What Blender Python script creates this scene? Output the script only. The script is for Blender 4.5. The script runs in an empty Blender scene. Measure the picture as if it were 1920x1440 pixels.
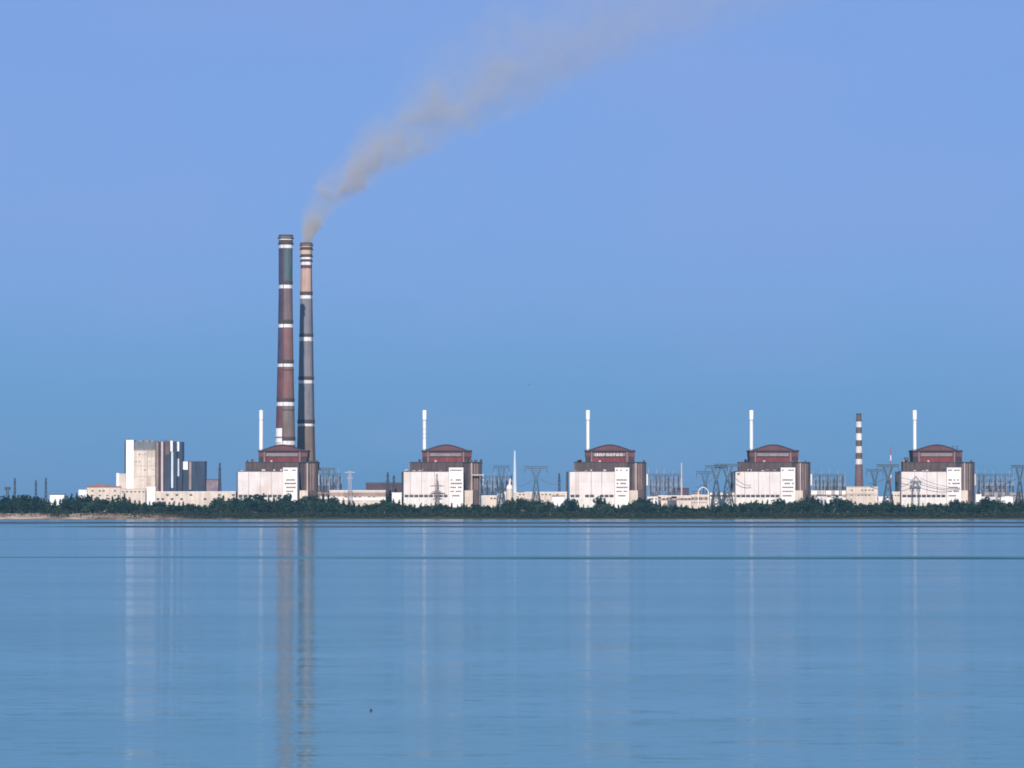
import bpy, math, random
import numpy as np
from mathutils import Vector, Matrix

random.seed(7)
rng = np.random.default_rng(7)
scene = bpy.context.scene
COL = scene.collection
R = math.radians

# ------------------------------------------------------------------ camera
F = 7812.0                     # focal length in photograph pixels (1920 wide)
CAM_H = 10.0
HORIZON = 956.0                # photograph row of the true horizon
PITCH = math.atan((HORIZON - 720.0) / F)
cam_data = bpy.data.cameras.new('camera')
cam = bpy.data.objects.new('camera', cam_data)
COL.objects.link(cam)
cam.location = (0, 0, CAM_H)
cam.rotation_euler = (R(90) + PITCH, 0, 0)
cam_data.sensor_width = 36.0
cam_data.lens = 36.0 * F / 1920.0
cam_data.clip_start = 1.0
cam_data.clip_end = 30000.0
scene.camera = cam

# ------------------------------------------------------------------ sky and sun
SUN_EL, SUN_AZ = R(27.0), R(2.4)          # sun behind the camera, a little to the left
world = bpy.data.worlds.new('World')
scene.world = world
world.use_nodes = True
wn, wl = world.node_tree.nodes, world.node_tree.links
bg = wn['Background']
sky = wn.new('ShaderNodeTexSky')
sky.sky_type = 'NISHITA'
sky.sun_disc = False
sky.sun_elevation = SUN_EL
sky.sun_rotation = R(180.0) + SUN_AZ
sky.air_density = 1.0
sky.dust_density = 0.3
sky.ozone_density = 3.0
tc = wn.new('ShaderNodeTexCoord')
sep = wn.new('ShaderNodeSeparateXYZ')
wl.new(tc.outputs['Generated'], sep.inputs[0])
mr = wn.new('ShaderNodeMapRange')
mr.inputs['From Min'].default_value = 0.0
mr.inputs['From Max'].default_value = 0.30
wl.new(sep.outputs['Z'], mr.inputs['Value'])
ramp = wn.new('ShaderNodeValToRGB')
SKY_STOPS = [(0.0, (0.156, 0.372, 0.935)), (0.10, (0.200, 0.380, 0.862)), (0.22, (0.325, 0.452, 0.885)),
             (0.40, (0.490, 0.548, 0.885)), (1.0, (0.68, 0.78, 1.0))]
ramp.color_ramp.elements[0].position = SKY_STOPS[0][0]
ramp.color_ramp.elements[0].color = SKY_STOPS[0][1] + (1,)
ramp.color_ramp.elements[1].position = SKY_STOPS[-1][0]
ramp.color_ramp.elements[1].color = SKY_STOPS[-1][1] + (1,)
for p, c in SKY_STOPS[1:-1]:
    e = ramp.color_ramp.elements.new(p)
    e.color = c + (1,)
wl.new(mr.outputs[0], ramp.inputs[0])
mul = wn.new('ShaderNodeMix')
mul.data_type = 'RGBA'
mul.blend_type = 'MULTIPLY'
mul.inputs['Factor'].default_value = 1.0
wl.new(sky.outputs[0], mul.inputs['A'])
wl.new(ramp.outputs[0], mul.inputs['B'])
# thin, barely visible mauve veils of high haze
wmap = wn.new('ShaderNodeMapping')
wmap.inputs['Scale'].default_value = (9.0, 9.0, 22.0)
wl.new(tc.outputs['Generated'], wmap.inputs[0])
wnz = wn.new('ShaderNodeTexNoise')
wnz.inputs['Scale'].default_value = 1.0
wnz.inputs['Detail'].default_value = 5
wnz.inputs['Roughness'].default_value = 0.5
wl.new(wmap.outputs[0], wnz.inputs['Vector'])
wmr = wn.new('ShaderNodeMapRange')
wmr.interpolation_type = 'SMOOTHSTEP'
wmr.inputs['From Min'].default_value = 0.38
wmr.inputs['From Max'].default_value = 0.72
wmr.inputs['To Max'].default_value = 0.26
wl.new(wnz.outputs['Fac'], wmr.inputs['Value'])
veil = wn.new('ShaderNodeMix')
veil.data_type = 'RGBA'
veil.inputs['B'].default_value = (3.1, 3.8, 7.3, 1)
wl.new(wmr.outputs[0], veil.inputs['Factor'])
wl.new(mul.outputs['Result'], veil.inputs['A'])
wl.new(veil.outputs['Result'], bg.inputs['Color'])
bg.inputs['Strength'].default_value = 0.1

sun_data = bpy.data.lights.new('sun', 'SUN')
sun_data.energy = 5.0
sun_data.angle = R(0.5)
sun_data.color = (1.0, 0.93, 0.86)
sun = bpy.data.objects.new('sun', sun_data)
COL.objects.link(sun)
sdir = Vector((-math.sin(SUN_AZ) * math.cos(SUN_EL), -math.cos(SUN_AZ) * math.cos(SUN_EL), math.sin(SUN_EL)))
sun.rotation_euler = (-sdir).to_track_quat('-Z', 'Y').to_euler()
sun.location = (0, 0, 800)

vs = scene.view_settings
vs.view_transform = 'Standard'
vs.look = 'None'
vs.gamma = 1.0
vs.use_curve_mapping = False
vs.exposure = 0.0
scene.cycles.use_denoising = True
scene.cycles.filter_width = 1.8
scene.cycles.volume_bounces = 3
scene.cycles.max_bounces = 6
scene.cycles.volume_step_rate = 0.12
scene.cycles.volume_max_steps = 512
scene.cycles.sample_clamp_indirect = 4.0


# ------------------------------------------------------------------ helpers
def at(px, py, Y):
    """World point at depth Y that the photograph shows at pixel (px, py)."""
    cp, sp = math.cos(PITCH), math.sin(PITCH)
    u, v = (px - 960.0) / F, (720.0 - py) / F
    d = Vector((u, cp - v * sp, sp + v * cp))
    t = Y / d.y
    return Vector((d.x * t, Y, CAM_H + d.z * t))


def X(px, Y):
    return at(px, 900, Y).x


def Z(py, Y):
    return at(960, py, Y).z


def tag(o, label=None, cat=None, group=None, kind=None):
    if label:
        o['label'] = label
    if cat:
        o['category'] = cat
    if group:
        o['group'] = group
    if kind:
        o['kind'] = kind
    elif cat:
        o['kind'] = 'thing'
    return o


def empty(name, loc, label, cat, group=None):
    o = bpy.data.objects.new(name, None)
    COL.objects.link(o)
    o.location = loc
    o.empty_display_size = 1.0
    return tag(o, label, cat, group)


class MB:
    """Collects plain shapes and links them as one mesh object."""

    def __init__(self):
        self.v, self.f = [], []

    def raw(self, vs_, fs):
        b = len(self.v)
        self.v += [tuple(p) for p in vs_]
        self.f += [tuple(i + b for i in f) for f in fs]
        return self

    def box(self, x0, x1, y0, y1, z0, z1):
        p = [(x0, y0, z0), (x1, y0, z0), (x1, y1, z0), (x0, y1, z0), (x0, y0, z1), (x1, y0, z1), (x1, y1, z1), (x0, y1, z1)]
        return self.raw(p, [(0, 3, 2, 1), (4, 5, 6, 7), (0, 1, 5, 4), (1, 2, 6, 5), (2, 3, 7, 6), (3, 0, 4, 7)])

    def bar(self, a, b, r, r2=None, n=4):
        a, b = Vector(a), Vector(b)
        r2 = r if r2 is None else r2
        d = (b - a).normalized()
        s = d.cross(Vector((0, 0, 1)))
        if s.length < 1e-3:
            s = Vector((1, 0, 0))
        s.normalize()
        t = d.cross(s)
        ring = []
        for c, rr in ((a, r), (b, r2)):
            for k in range(n):
                an = 2 * math.pi * (k + .5) / n
                ring.append(c + s * math.cos(an) * rr + t * math.sin(an) * rr)
        fs = [(k, (k + 1) % n, n + (k + 1) % n, n + k) for k in range(n)]
        fs += [tuple(range(n - 1, -1, -1)), tuple(range(n, 2 * n))]
        return self.raw(ring, fs)

    def lathe(self, prof, n=24, cx=0, cy=0, a0=0.0, a1=2 * math.pi, cap=True):
        full = abs(a1 - a0 - 2 * math.pi) < 1e-6
        m = n if full else n + 1
        pts = []
        for r, z in prof:
            for k in range(m):
                an = a0 + (a1 - a0) * k / n
                pts.append((cx + r * math.cos(an), cy + r * math.sin(an), z))
        fs = []
        for i in range(len(prof) - 1):
            for k in range(n):
                k2 = (k + 1) % m
                fs.append((i * m + k, i * m + k2, (i + 1) * m + k2, (i + 1) * m + k))
        if cap and full:
            fs.append(tuple(range(m - 1, -1, -1)))
            fs.append(tuple((len(prof) - 1) * m + k for k in range(m)))
        return self.raw(pts, fs)

    def prism(self, foot, z0, z1):
        n = len(foot)
        p = [(x, y, z0) for x, y in foot] + [(x, y, z1) for x, y in foot]
        fs = [(k, (k + 1) % n, n + (k + 1) % n, n + k) for k in range(n)]
        return self.raw(p, fs + [tuple(range(n - 1, -1, -1)), tuple(range(n, 2 * n))])

    def mesh(self, name, mat, smooth=False):
        me = bpy.data.meshes.new(name)
        me.from_pydata(self.v, [], self.f)
        if mat:
            me.materials.append(mat)
        if smooth:
            me.polygons.foreach_set('use_smooth', [True] * len(me.polygons))
            me.set_sharp_from_angle(angle=R(32))
        me.update()
        return me

    def build(self, name, mat, parent=None, smooth=False, loc=None):
        o = bpy.data.objects.new(name, self.mesh(name, mat, smooth))
        COL.objects.link(o)
        if parent:
            o.parent = parent
        if loc:
            o.location = loc
        return o


def link(name, me, parent=None, loc=(0, 0, 0), rot=0.0, scale=None):
    o = bpy.data.objects.new(name, me)
    COL.objects.link(o)
    o.parent = parent
    o.location = loc
    o.rotation_euler.z = rot
    if scale:
        o.scale = scale
    return o


def ordinal(n):
    return '%d%s' % (n, 'th' if 10 <= n % 100 <= 20 else {1: 'st', 2: 'nd', 3: 'rd'}.get(n % 10, 'th'))


def children(o):
    return [c for c in bpy.data.objects if c.parent == o]


# ------------------------------------------------------------------ materials
MATS = {}


def mat(name, col, rough=0.8, var=0.12, scale=0.08, streak=0.0, spec=0.3, stain=None, metallic=0.0):
    """Base colour broken up by slow noise, vertical weather streaks and stains."""
    if name in MATS:
        return MATS[name]
    m = bpy.data.materials.new(name)
    m.use_nodes = True
    n, l = m.node_tree.nodes, m.node_tree.links
    b = n['Principled BSDF']
    b.inputs['Roughness'].default_value = rough
    b.inputs['Specular IOR Level'].default_value = spec
    b.inputs['Metallic'].default_value = metallic
    t = n.new('ShaderNodeNewGeometry')
    nz = n.new('ShaderNodeTexNoise')
    nz.inputs['Scale'].default_value = scale
    nz.inputs['Detail'].default_value = 5
    nz.inputs['Roughness'].default_value = 0.65
    l.new(t.outputs['Position'], nz.inputs['Vector'])
    r = n.new('ShaderNodeMapRange')
    r.inputs['From Min'].default_value = 0.3
    r.inputs['From Max'].default_value = 0.7
    r.inputs['To Min'].default_value = 1 - var
    r.inputs['To Max'].default_value = 1 + var
    l.new(nz.outputs['Fac'], r.inputs['Value'])
    fac = r.outputs[0]
    if streak:
        mp = n.new('ShaderNodeMapping')
        mp.inputs['Scale'].default_value = (0.5, 0.5, 0.025)
        l.new(t.outputs['Position'], mp.inputs[0])
        n2 = n.new('ShaderNodeTexNoise')
        n2.inputs['Scale'].default_value = 1.0
        n2.inputs['Detail'].default_value = 3
        l.new(mp.outputs[0], n2.inputs['Vector'])
        r2 = n.new('ShaderNodeMapRange')
        r2.inputs['From Min'].default_value = 0.35
        r2.inputs['From Max'].default_value = 0.65
        r2.inputs['To Min'].default_value = 1 - streak
        r2.inputs['To Max'].default_value = 1 + streak * .4
        l.new(n2.outputs['Fac'], r2.inputs['Value'])
        mm = n.new('ShaderNodeMath')
        mm.operation = 'MULTIPLY'
        l.new(fac, mm.inputs[0])
        l.new(r2.outputs[0], mm.inputs[1])
        fac = mm.outputs[0]
    vm = n.new('ShaderNodeVectorMath')
    vm.operation = 'SCALE'
    vm.inputs[0].default_value = col
    l.new(fac, vm.inputs['Scale'])
    out = vm.outputs[0]
    if stain:
        n3 = n.new('ShaderNodeTexNoise')
        n3.inputs['Scale'].default_value = 0.05
        n3.inputs['Detail'].default_value = 6
        l.new(t.outputs['Position'], n3.inputs['Vector'])
        r3 = n.new('ShaderNodeMapRange')
        r3.inputs['From Min'].default_value = 0.48
        r3.inputs['From Max'].default_value = 0.66
        r3.inputs['To Max'].default_value = 0.75
        l.new(n3.outputs['Fac'], r3.inputs['Value'])
        mx = n.new('ShaderNodeMix')
        mx.data_type = 'RGBA'
        l.new(r3.outputs[0], mx.inputs['Factor'])
        l.new(out, mx.inputs['A'])
        mx.inputs['B'].default_value = tuple(stain) + (1,)
        out = mx.outputs['Result']
    l.new(out, b.inputs['Base Color'])
    MATS[name] = m
    return m


M_WHITE = mat('white_panel', (0.715, 0.645, 0.620), streak=0.10, var=0.06, stain=(0.60, 0.50, 0.44))
M_ANNEX = mat('annex_panel', (0.80, 0.75, 0.71), streak=0.10, var=0.05)
M_JOINT = mat('joint_strip', (0.52, 0.40, 0.38), var=0.2, streak=.2)
M_PLINTH = mat('plinth_white', (0.70, 0.66, 0.60), streak=0.15, var=0.12)
M_TIER = mat('brown_cladding', (0.096, 0.069, 0.065), streak=0.25, var=0.2)
M_RED = mat('dark_red_cladding', (0.185, 0.042, 0.045), streak=0.25, var=0.18)
M_DOME = mat('dome_sheeting', (0.140, 0.056, 0.062), var=0.18, streak=0.15)
M_EDGE = mat('dark_roof_edge', (0.050, 0.042, 0.050), var=0.2)
M_GREYBAND = mat('grey_band', (0.21, 0.19, 0.185), var=0.2, scale=0.3)
M_WING = mat('wing_cladding', (0.112, 0.077, 0.074), streak=0.35, var=0.22)
M_WINGD = mat('wing_dark_cladding', (0.052, 0.040, 0.044), streak=0.3, var=0.2)
M_PIPE = mat('pale_pipe', (0.52, 0.43, 0.43), var=0.1)
M_GLASS = mat('dark_window', (0.055, 0.045, 0.045), rough=0.25, var=0.45, scale=0.35, spec=0.5)
M_STACK = mat('stack_white', (0.82, 0.82, 0.80), var=0.05, streak=0.06)
M_STACKD = mat('stack_ring_grey', (0.34, 0.31, 0.31), var=0.15)
M_LETTER = mat('letter_white', (0.85, 0.72, 0.72), var=0.05)
M_LETTERG = mat('letter_grey', (0.33, 0.30, 0.29), var=0.2)
M_BANDW = mat('band_white', (0.74, 0.70, 0.70), var=0.12, streak=0.22)
M_CH_TEAL = mat('chimney_grey_teal', (0.088, 0.122, 0.135), var=0.15, streak=0.2)
M_CH_PURP = mat('chimney_purple_brown', (0.155, 0.108, 0.110), var=0.15, streak=0.2)
M_CH_RED = mat('chimney_red_brown', (0.210, 0.106, 0.098), var=0.15, streak=0.22)
M_CH_TAN = mat('chimney_tan', (0.180, 0.138, 0.118), var=0.15, streak=0.2)
M_CH_DARK = mat('chimney_dark_ring', (0.075, 0.055, 0.055), var=0.2)
M_CH_MAR = mat('duct_maroon', (0.135, 0.055, 0.065), var=0.2, streak=0.2)
M_CH_NAVY = mat('duct_dark', (0.070, 0.052, 0.085), var=0.2, streak=0.2)
M_C2_PINK = mat('chimney_pink', (0.47, 0.315, 0.255), var=0.12, streak=0.15)
M_C2_ORNG = mat('chimney_sandy', (0.55, 0.39, 0.29), var=0.15, streak=0.15)
M_C2_GREY = mat('chimney_grey_brown', (0.190, 0.180, 0.205), var=0.12, streak=0.18)
M_BEIGE = mat('beige_panel', (0.50, 0.405, 0.335), streak=0.14, var=0.1)
M_CREAM = mat('cream_panel', (0.62, 0.53, 0.45), streak=0.16, var=0.12)
M_BWHITE = mat('bright_white', (0.82, 0.80, 0.80), var=0.05)
M_TAUPE = mat('taupe_slab', (0.30, 0.225, 0.205), streak=0.2, var=0.18)
M_NAVY = mat('navy_glazing', (0.022, 0.038, 0.075), rough=0.4, streak=0.35, var=0.25)
M_SLATE = mat('slate_roof_storey', (0.15, 0.165, 0.175), streak=0.2, var=0.25)
M_PALEBLUE = mat('pale_blue_strip', (0.50, 0.58, 0.66), var=0.1)
M_ROOFRED = mat('roof_red', (0.26, 0.14, 0.11), var=0.15)
M_ROOFDARK = mat('roof_dark', (0.085, 0.065, 0.080), var=0.25)
M_BROWNWALL = mat('brown_brick_wall', (0.36, 0.245, 0.20), streak=0.2, var=0.25)
M_STEEL = mat('pylon_steel', (0.060, 0.085, 0.105), var=0.15, rough=0.6)
M_STEELD = mat('dark_mast_steel', (0.045, 0.055, 0.075), var=0.15, rough=0.6)
M_GALV = mat('pale_galvanised', (0.20, 0.235, 0.30), var=0.25, rough=0.6)
M_PORC = mat('porcelain_dark', (0.060, 0.060, 0.075), rough=0.35, var=0.2)
M_TRAFO = mat('transformer_grey', (0.60, 0.58, 0.57), var=0.15)
M_REDPAINT = mat('mast_red', (0.32, 0.09, 0.09), var=0.1)
M_BARK = mat('bark', (0.10, 0.075, 0.055), var=0.2, scale=1.0)
M_CABLE = mat('cable', (0.10, 0.10, 0.11), var=0.05)


def leaf_mat(name, c1, c2):
    m = bpy.data.materials.new(name)
    m.use_nodes = True
    n, l = m.node_tree.nodes, m.node_tree.links
    b = n['Principled BSDF']
    b.inputs['Roughness'].default_value = 0.7
    b.inputs['Specular IOR Level'].default_value = 0.15
    g = n.new('ShaderNodeNewGeometry')
    nz = n.new('ShaderNodeTexNoise')
    nz.inputs['Scale'].default_value = 0.05
    nz.inputs['Detail'].default_value = 4
    l.new(g.outputs['Position'], nz.inputs['Vector'])
    oi = n.new('ShaderNodeObjectInfo')
    a = n.new('ShaderNodeMath')
    a.operation = 'ADD'
    l.new(nz.outputs['Fac'], a.inputs[0])
    l.new(oi.outputs['Random'], a.inputs[1])
    r = n.new('ShaderNodeMapRange')
    r.inputs['From Min'].default_value = 0.3
    r.inputs['From Max'].default_value = 1.6
    l.new(a.outputs[0], r.inputs['Value'])
    mx = n.new('ShaderNodeMix')
    mx.data_type = 'RGBA'
    mx.inputs['A'].default_value = c1 + (1,)
    mx.inputs['B'].default_value = c2 + (1,)
    l.new(r.outputs[0], mx.inputs['Factor'])
    l.new(mx.outputs['Result'], b.inputs['Base Color'])
    MATS[name] = m
    return m


M_LEAF = leaf_mat('leaf_dark', (0.006, 0.021, 0.023), (0.030, 0.056, 0.034))
M_SCRUB = leaf_mat('leaf_scrub', (0.016, 0.030, 0.022), (0.042, 0.050, 0.030))


# ------------------------------------------------------------------ water
def water_material():
    m = bpy.data.materials.new('lake_water')
    m.use_nodes = True
    n, l = m.node_tree.nodes, m.node_tree.links
    b = n['Principled BSDF']
    b.inputs['IOR'].default_value = 1.33
    # wind ripples run across the view: rougher along Y than along X
    b.inputs['Anisotropic'].default_value = 0.92
    tg = n.new('ShaderNodeCombineXYZ')
    tg.inputs['Y'].default_value = 1.0
    l.new(tg.outputs[0], b.inputs['Tangent'])
    b.inputs['Specular IOR Level'].default_value = 0.5
    g = n.new('ShaderNodeNewGeometry')
    # lazy wander of the wind streaks' edges
    mp0 = n.new('ShaderNodeMapping')
    mp0.inputs['Scale'].default_value = (0.004, 0.0005, 1)
    l.new(g.outputs['Position'], mp0.inputs[0])
    nw = n.new('ShaderNodeTexNoise')
    nw.inputs['Scale'].default_value = 1.0
    nw.inputs['Detail'].default_value = 4
    l.new(mp0.outputs[0], nw.inputs['Vector'])
    sp = n.new('ShaderNodeSeparateXYZ')
    l.new(g.outputs['Position'], sp.inputs[0])
    # distance with a little wander, proportional to distance
    ad = n.new('ShaderNodeMapRange')
    ad.inputs['From Min'].default_value = 0.3
    ad.inputs['From Max'].default_value = 0.7
    ad.inputs['To Min'].default_value = 0.986
    ad.inputs['To Max'].default_value = 1.014
    l.new(nw.outputs['Fac'], ad.inputs['Value'])
    dm = n.new('ShaderNodeMath')
    dm.operation = 'MULTIPLY'
    l.new(sp.outputs['Y'], dm.inputs[0])
    l.new(ad.outputs[0], dm.inputs[1])
    total = None
    # (distance m, half width m, strength, fades in from this x to that x)
    for d0, hw, s, xa, xb in ((3255, 240, 1.0, -9000, -8000), (2480, 112, 1.0, -330, -150), (4150, 520, 0.13, -9000, -8000), (2830, 150, 0.10, -9000, -8000), (1760, 60, 0.12, -120, -40),
                              (858, 20, 0.36, -90, 10), (880, 18, 0.16, -9000, -8000), (373, 26, 0.014, -9000, -8000),
                              (1420, 60, 0.04, -9000, -8000), (560, 16, 0.02, -9000, -8000)):
        s1 = n.new('ShaderNodeMath')
        s1.operation = 'SUBTRACT'
        l.new(dm.outputs[0], s1.inputs[0])
        s1.inputs[1].default_value = d0
        s2 = n.new('ShaderNodeMath')
        s2.operation = 'ABSOLUTE'
        l.new(s1.outputs[0], s2.inputs[0])
        r = n.new('ShaderNodeMapRange')
        r.interpolation_type = 'SMOOTHSTEP'
        r.inputs['From Min'].default_value = hw * 1.35
        r.inputs['From Max'].default_value = hw * 0.45
        r.inputs['To Min'].default_value = 0
        r.inputs['To Max'].default_value = s
        l.new(s2.outputs[0], r.inputs['Value'])
        o = r.outputs[0]
        if xa > -8000:
            rx = n.new('ShaderNodeMapRange')
            rx.interpolation_type = 'SMOOTHSTEP'
            rx.inputs['From Min'].default_value = xa
            rx.inputs['From Max'].default_value = xb
            l.new(sp.outputs['X'], rx.inputs['Value'])
            mm = n.new('ShaderNodeMath')
            mm.operation = 'MULTIPLY'
            l.new(o, mm.inputs[0])
            l.new(rx.outputs[0], mm.inputs[1])
            o = mm.outputs[0]
        if total is None:
            total = o
        else:
            mx = n.new('ShaderNodeMath')
            mx.operation = 'MAXIMUM'
            l.new(total, mx.inputs[0])
            l.new(o, mx.inputs[1])
            total = mx.outputs[0]
    # the streaks thin out and break along their length
    mpx = n.new('ShaderNodeMapping')
    mpx.inputs['Scale'].default_value = (0.012, 0.0008, 1)
    l.new(g.outputs['Position'], mpx.inputs[0])
    nx = n.new('ShaderNodeTexNoise')
    nx.inputs['Scale'].default_value = 1.0
    nx.inputs['Detail'].default_value = 5
    l.new(mpx.outputs[0], nx.inputs['Vector'])
    rbk = n.new('ShaderNodeMapRange')
    rbk.inputs['From Min'].default_value = 0.36
    rbk.inputs['From Max'].default_value = 0.60
    rbk.inputs['To Min'].default_value = 0.45
    rbk.inputs['To Max'].default_value = 1.1
    l.new(nx.outputs['Fac'], rbk.inputs['Value'])
    mbk = n.new('ShaderNodeMath')
    mbk.operation = 'MULTIPLY'
    l.new(total, mbk.inputs[0])
    l.new(rbk.outputs[0], mbk.inputs[1])
    total = mbk.outputs[0]
    # greenish turbid water; the wind lanes' weaker reflection is painted in as darker blue
    body = n.new('ShaderNodeMix')
    body.data_type = 'RGBA'
    body.inputs['A'].default_value = (0.026, 0.225, 0.205, 1)
    body.inputs['B'].default_value = (0.004, 0.035, 0.085, 1)
    bst = n.new('ShaderNodeMapRange')
    bst.inputs['From Min'].default_value = 0.15
    bst.inputs['From Max'].default_value = 0.55
    l.new(total, bst.inputs['Value'])
    l.new(bst.outputs[0], body.inputs['Factor'])
    l.new(body.outputs['Result'], b.inputs['Base Color'])
    rr = n.new('ShaderNodeMapRange')
    rr.inputs['To Min'].default_value = 0.083
    rr.inputs['To Max'].default_value = 0.68
    l.new(total, rr.inputs['Value'])
    # broad, barely visible patches of slightly rougher water
    mp3 = n.new('ShaderNodeMapping')
    mp3.inputs['Scale'].default_value = (0.006, 0.02, 1)
    l.new(g.outputs['Position'], mp3.inputs[0])
    np_ = n.new('ShaderNodeTexNoise')
    np_.inputs['Detail'].default_value = 5
    np_.inputs['Scale'].default_value = 1.0
    l.new(mp3.outputs[0], np_.inputs['Vector'])
    rp = n.new('ShaderNodeMapRange')
    rp.inputs['From Min'].default_value = 0.4
    rp.inputs['From Max'].default_value = 0.75
    rp.inputs['To Max'].default_value = 0.03
    l.new(np_.outputs['Fac'], rp.inputs['Value'])
    ra = n.new('ShaderNodeMath')
    ra.operation = 'ADD'
    l.new(rr.outputs[0], ra.inputs[0])
    l.new(rp.outputs[0], ra.inputs[1])
    l.new(ra.outputs[0], b.inputs['Roughness'])
    # ripples: slopes straight from noise so that they do not fade with distance
    prev = None
    for sc, amp in (((0.008, 0.030, 1), (.006, .030)), ((0.04, 0.16, 1), (.014, .046)), ((0.2, 0.75, 1), (.045, .095)), ((0.8, 2.2, 1), (.060, .100))):
        mp = n.new('ShaderNodeMapping')
        mp.inputs['Scale'].default_value = sc
        l.new(g.outputs['Position'], mp.inputs[0])
        nz = n.new('ShaderNodeTexNoise')
        nz.inputs['Scale'].default_value = 1.0
        nz.inputs['Detail'].default_value = 2
        l.new(mp.outputs[0], nz.inputs['Vector'])
        sb = n.new('ShaderNodeVectorMath')
        sb.operation = 'SUBTRACT'
        l.new(nz.outputs['Color'], sb.inputs[0])
        sb.inputs[1].default_value = (.5, .5, .5)
        ml = n.new('ShaderNodeVectorMath')
        ml.operation = 'MULTIPLY'
        l.new(sb.outputs[0], ml.inputs[0])
        ml.inputs[1].default_value = amp + (0,)
        if prev is None:
            prev = ml.outputs[0]
        else:
            a = n.new('ShaderNodeVectorMath')
            a.operation = 'ADD'
            l.new(prev, a.inputs[0])
            l.new(ml.outputs[0], a.inputs[1])
            prev = a.outputs[0]
    a = n.new('ShaderNodeVectorMath')
    a.operation = 'ADD'
    l.new(prev, a.inputs[0])
    a.inputs[1].default_value = (0, 0, 1)
    nn = n.new('ShaderNodeVectorMath')
    nn.operation = 'NORMALIZE'
    l.new(a.outputs[0], nn.inputs[0])
    l.new(nn.outputs[0], b.inputs['Normal'])
    return m


w = MB()
w.raw([(-3500, -250, 0), (3500, -250, 0), (3500, 4530, 0), (-3500, 4530, 0)], [(0, 1, 2, 3)])
tag(w.build('water', water_material()), kind='structure')


# ------------------------------------------------------------------ land
def shore_y(x):
    return 4500 + 3.0 * math.sin(x * 0.013) + 2.0 * math.sin(x * 0.041 + 1.0) + 1.2 * math.sin(x * 0.11)


def bank_height(x):
    """How high the ground stands behind the waterline (a sandy bluff on the left)."""
    t = min(max((-300 - x) / 120.0, 0), 1)
    return 4.0 + 2.2 * t * t * (3 - 2 * t)


def ground_z(x, y):
    d = y - shore_y(x)
    h = bank_height(x)
    if d < 0:
        return 0.12 * d
    if d < 30:
        return 0.25 + (h - 0.25) * (d / 30.0) ** 0.8
    if d < 80:
        return h + (4.0 - h) * (d - 30) / 50.0
    return 4.0


def ground_material():
    m = bpy.data.materials.new('shore_ground')
    m.use_nodes = True
    n, l = m.node_tree.nodes, m.node_tree.links
    b = n['Principled BSDF']
    b.inputs['Roughness'].default_value = 0.95
    b.inputs['Specular IOR Level'].default_value = 0.1
    g = n.new('ShaderNodeNewGeometry')
    mp = n.new('ShaderNodeMapping')
    mp.inputs['Scale'].default_value = (0.035, 0.05, 0.25)
    l.new(g.outputs['Position'], mp.inputs[0])
    nz = n.new('ShaderNodeTexNoise')
    nz.inputs['Detail'].default_value = 6
    nz.inputs['Scale'].default_value = 1.0
    nz.inputs['Roughness'].default_value = 0.7
    l.new(mp.outputs[0], nz.inputs['Vector'])
    sp = n.new('ShaderNodeSeparateXYZ')
    l.new(g.outputs['Position'], sp.inputs[0])
    rx = n.new('ShaderNodeMapRange')
    rx.inputs['From Min'].default_value = -250
    rx.inputs['From Max'].default_value = -430
    rx.inputs['To Min'].default_value = -0.20
    rx.inputs['To Max'].default_value = 0.10
    l.new(sp.outputs['X'], rx.inputs['Value'])
    a = n.new('ShaderNodeMath')
    a.operation = 'ADD'
    l.new(nz.outputs['Fac'], a.inputs[0])
    l.new(rx.outputs[0], a.inputs[1])
    cr = n.new('ShaderNodeValToRGB')
    el = cr.color_ramp.elements
    el[0].position, el[0].color = 0.36, (0.060, 0.068, 0.040, 1)
    el[1].position, el[1].color = 0.68, (0.52, 0.40, 0.30, 1)
    e = el.new(0.47)
    e.color = (0.15, 0.10, 0.075, 1)
    e = el.new(0.56)
    e.color = (0.29, 0.20, 0.16, 1)
    l.new(a.outputs[0], cr.inputs[0])
    l.new(cr.outputs[0], b.inputs['Base Color'])
    return m


gm = MB()
xs = sorted(set([-3500, -2500, -1500, -900] + list(range(-760, 761, 5)) + [900, 1500, 2500, 3500]))
offs = [-12, -4, 0, 3, 7, 12, 18, 24, 30, 45, 80, 200, 1000, 4200]
pts = []
for x in xs:
    sy = shore_y(x)
    for o in offs:
        z = ground_z(x, sy + o)
        if 0 < o < 60:
            z += 0.35 * math.sin(x * 0.31 + o) * math.sin(x * 0.077 + 2 * o)
        pts.append((x, sy + o, z))
no = len(offs)
fs = []
for i in range(len(xs) - 1):
    for j in range(no - 1):
        fs.append((i * no + j, (i + 1) * no + j, (i + 1) * no + j + 1, i * no + j + 1))
gm.raw(pts, fs)
tag(gm.build('ground', ground_material()), kind='structure')

# ------------------------------------------------------------------ reactor buildings
Y0 = 4600.0                                # front plane of the turbine halls
STEP = 311.0 * Y0 / F                      # 183 m from one unit to the next
ORD = ['leftmost', 'second', 'middle', 'fourth', 'rightmost']
REF = X(756, Y0)


def ub(mb, px0, px1, py0, py1, y0, y1, z0=None):
    """Box given by the pixels of the second unit, in that unit's own coordinates."""
    mb.box(X(px0, y0) - REF, X(px1, y0) - REF, y0 - Y0, y1 - Y0, 4.0 - 4.0 if z0 == 'g' else Z(py1, y0) - 4.0, Z(py0, y0) - 4.0)
    return mb


UM = {}


def um(key, builder, material, smooth=False):
    if key not in UM:
        mb = MB()
        builder(mb)
        UM[key] = mb.mesh(key.split(':')[0], material, smooth)
    return UM[key]


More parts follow.
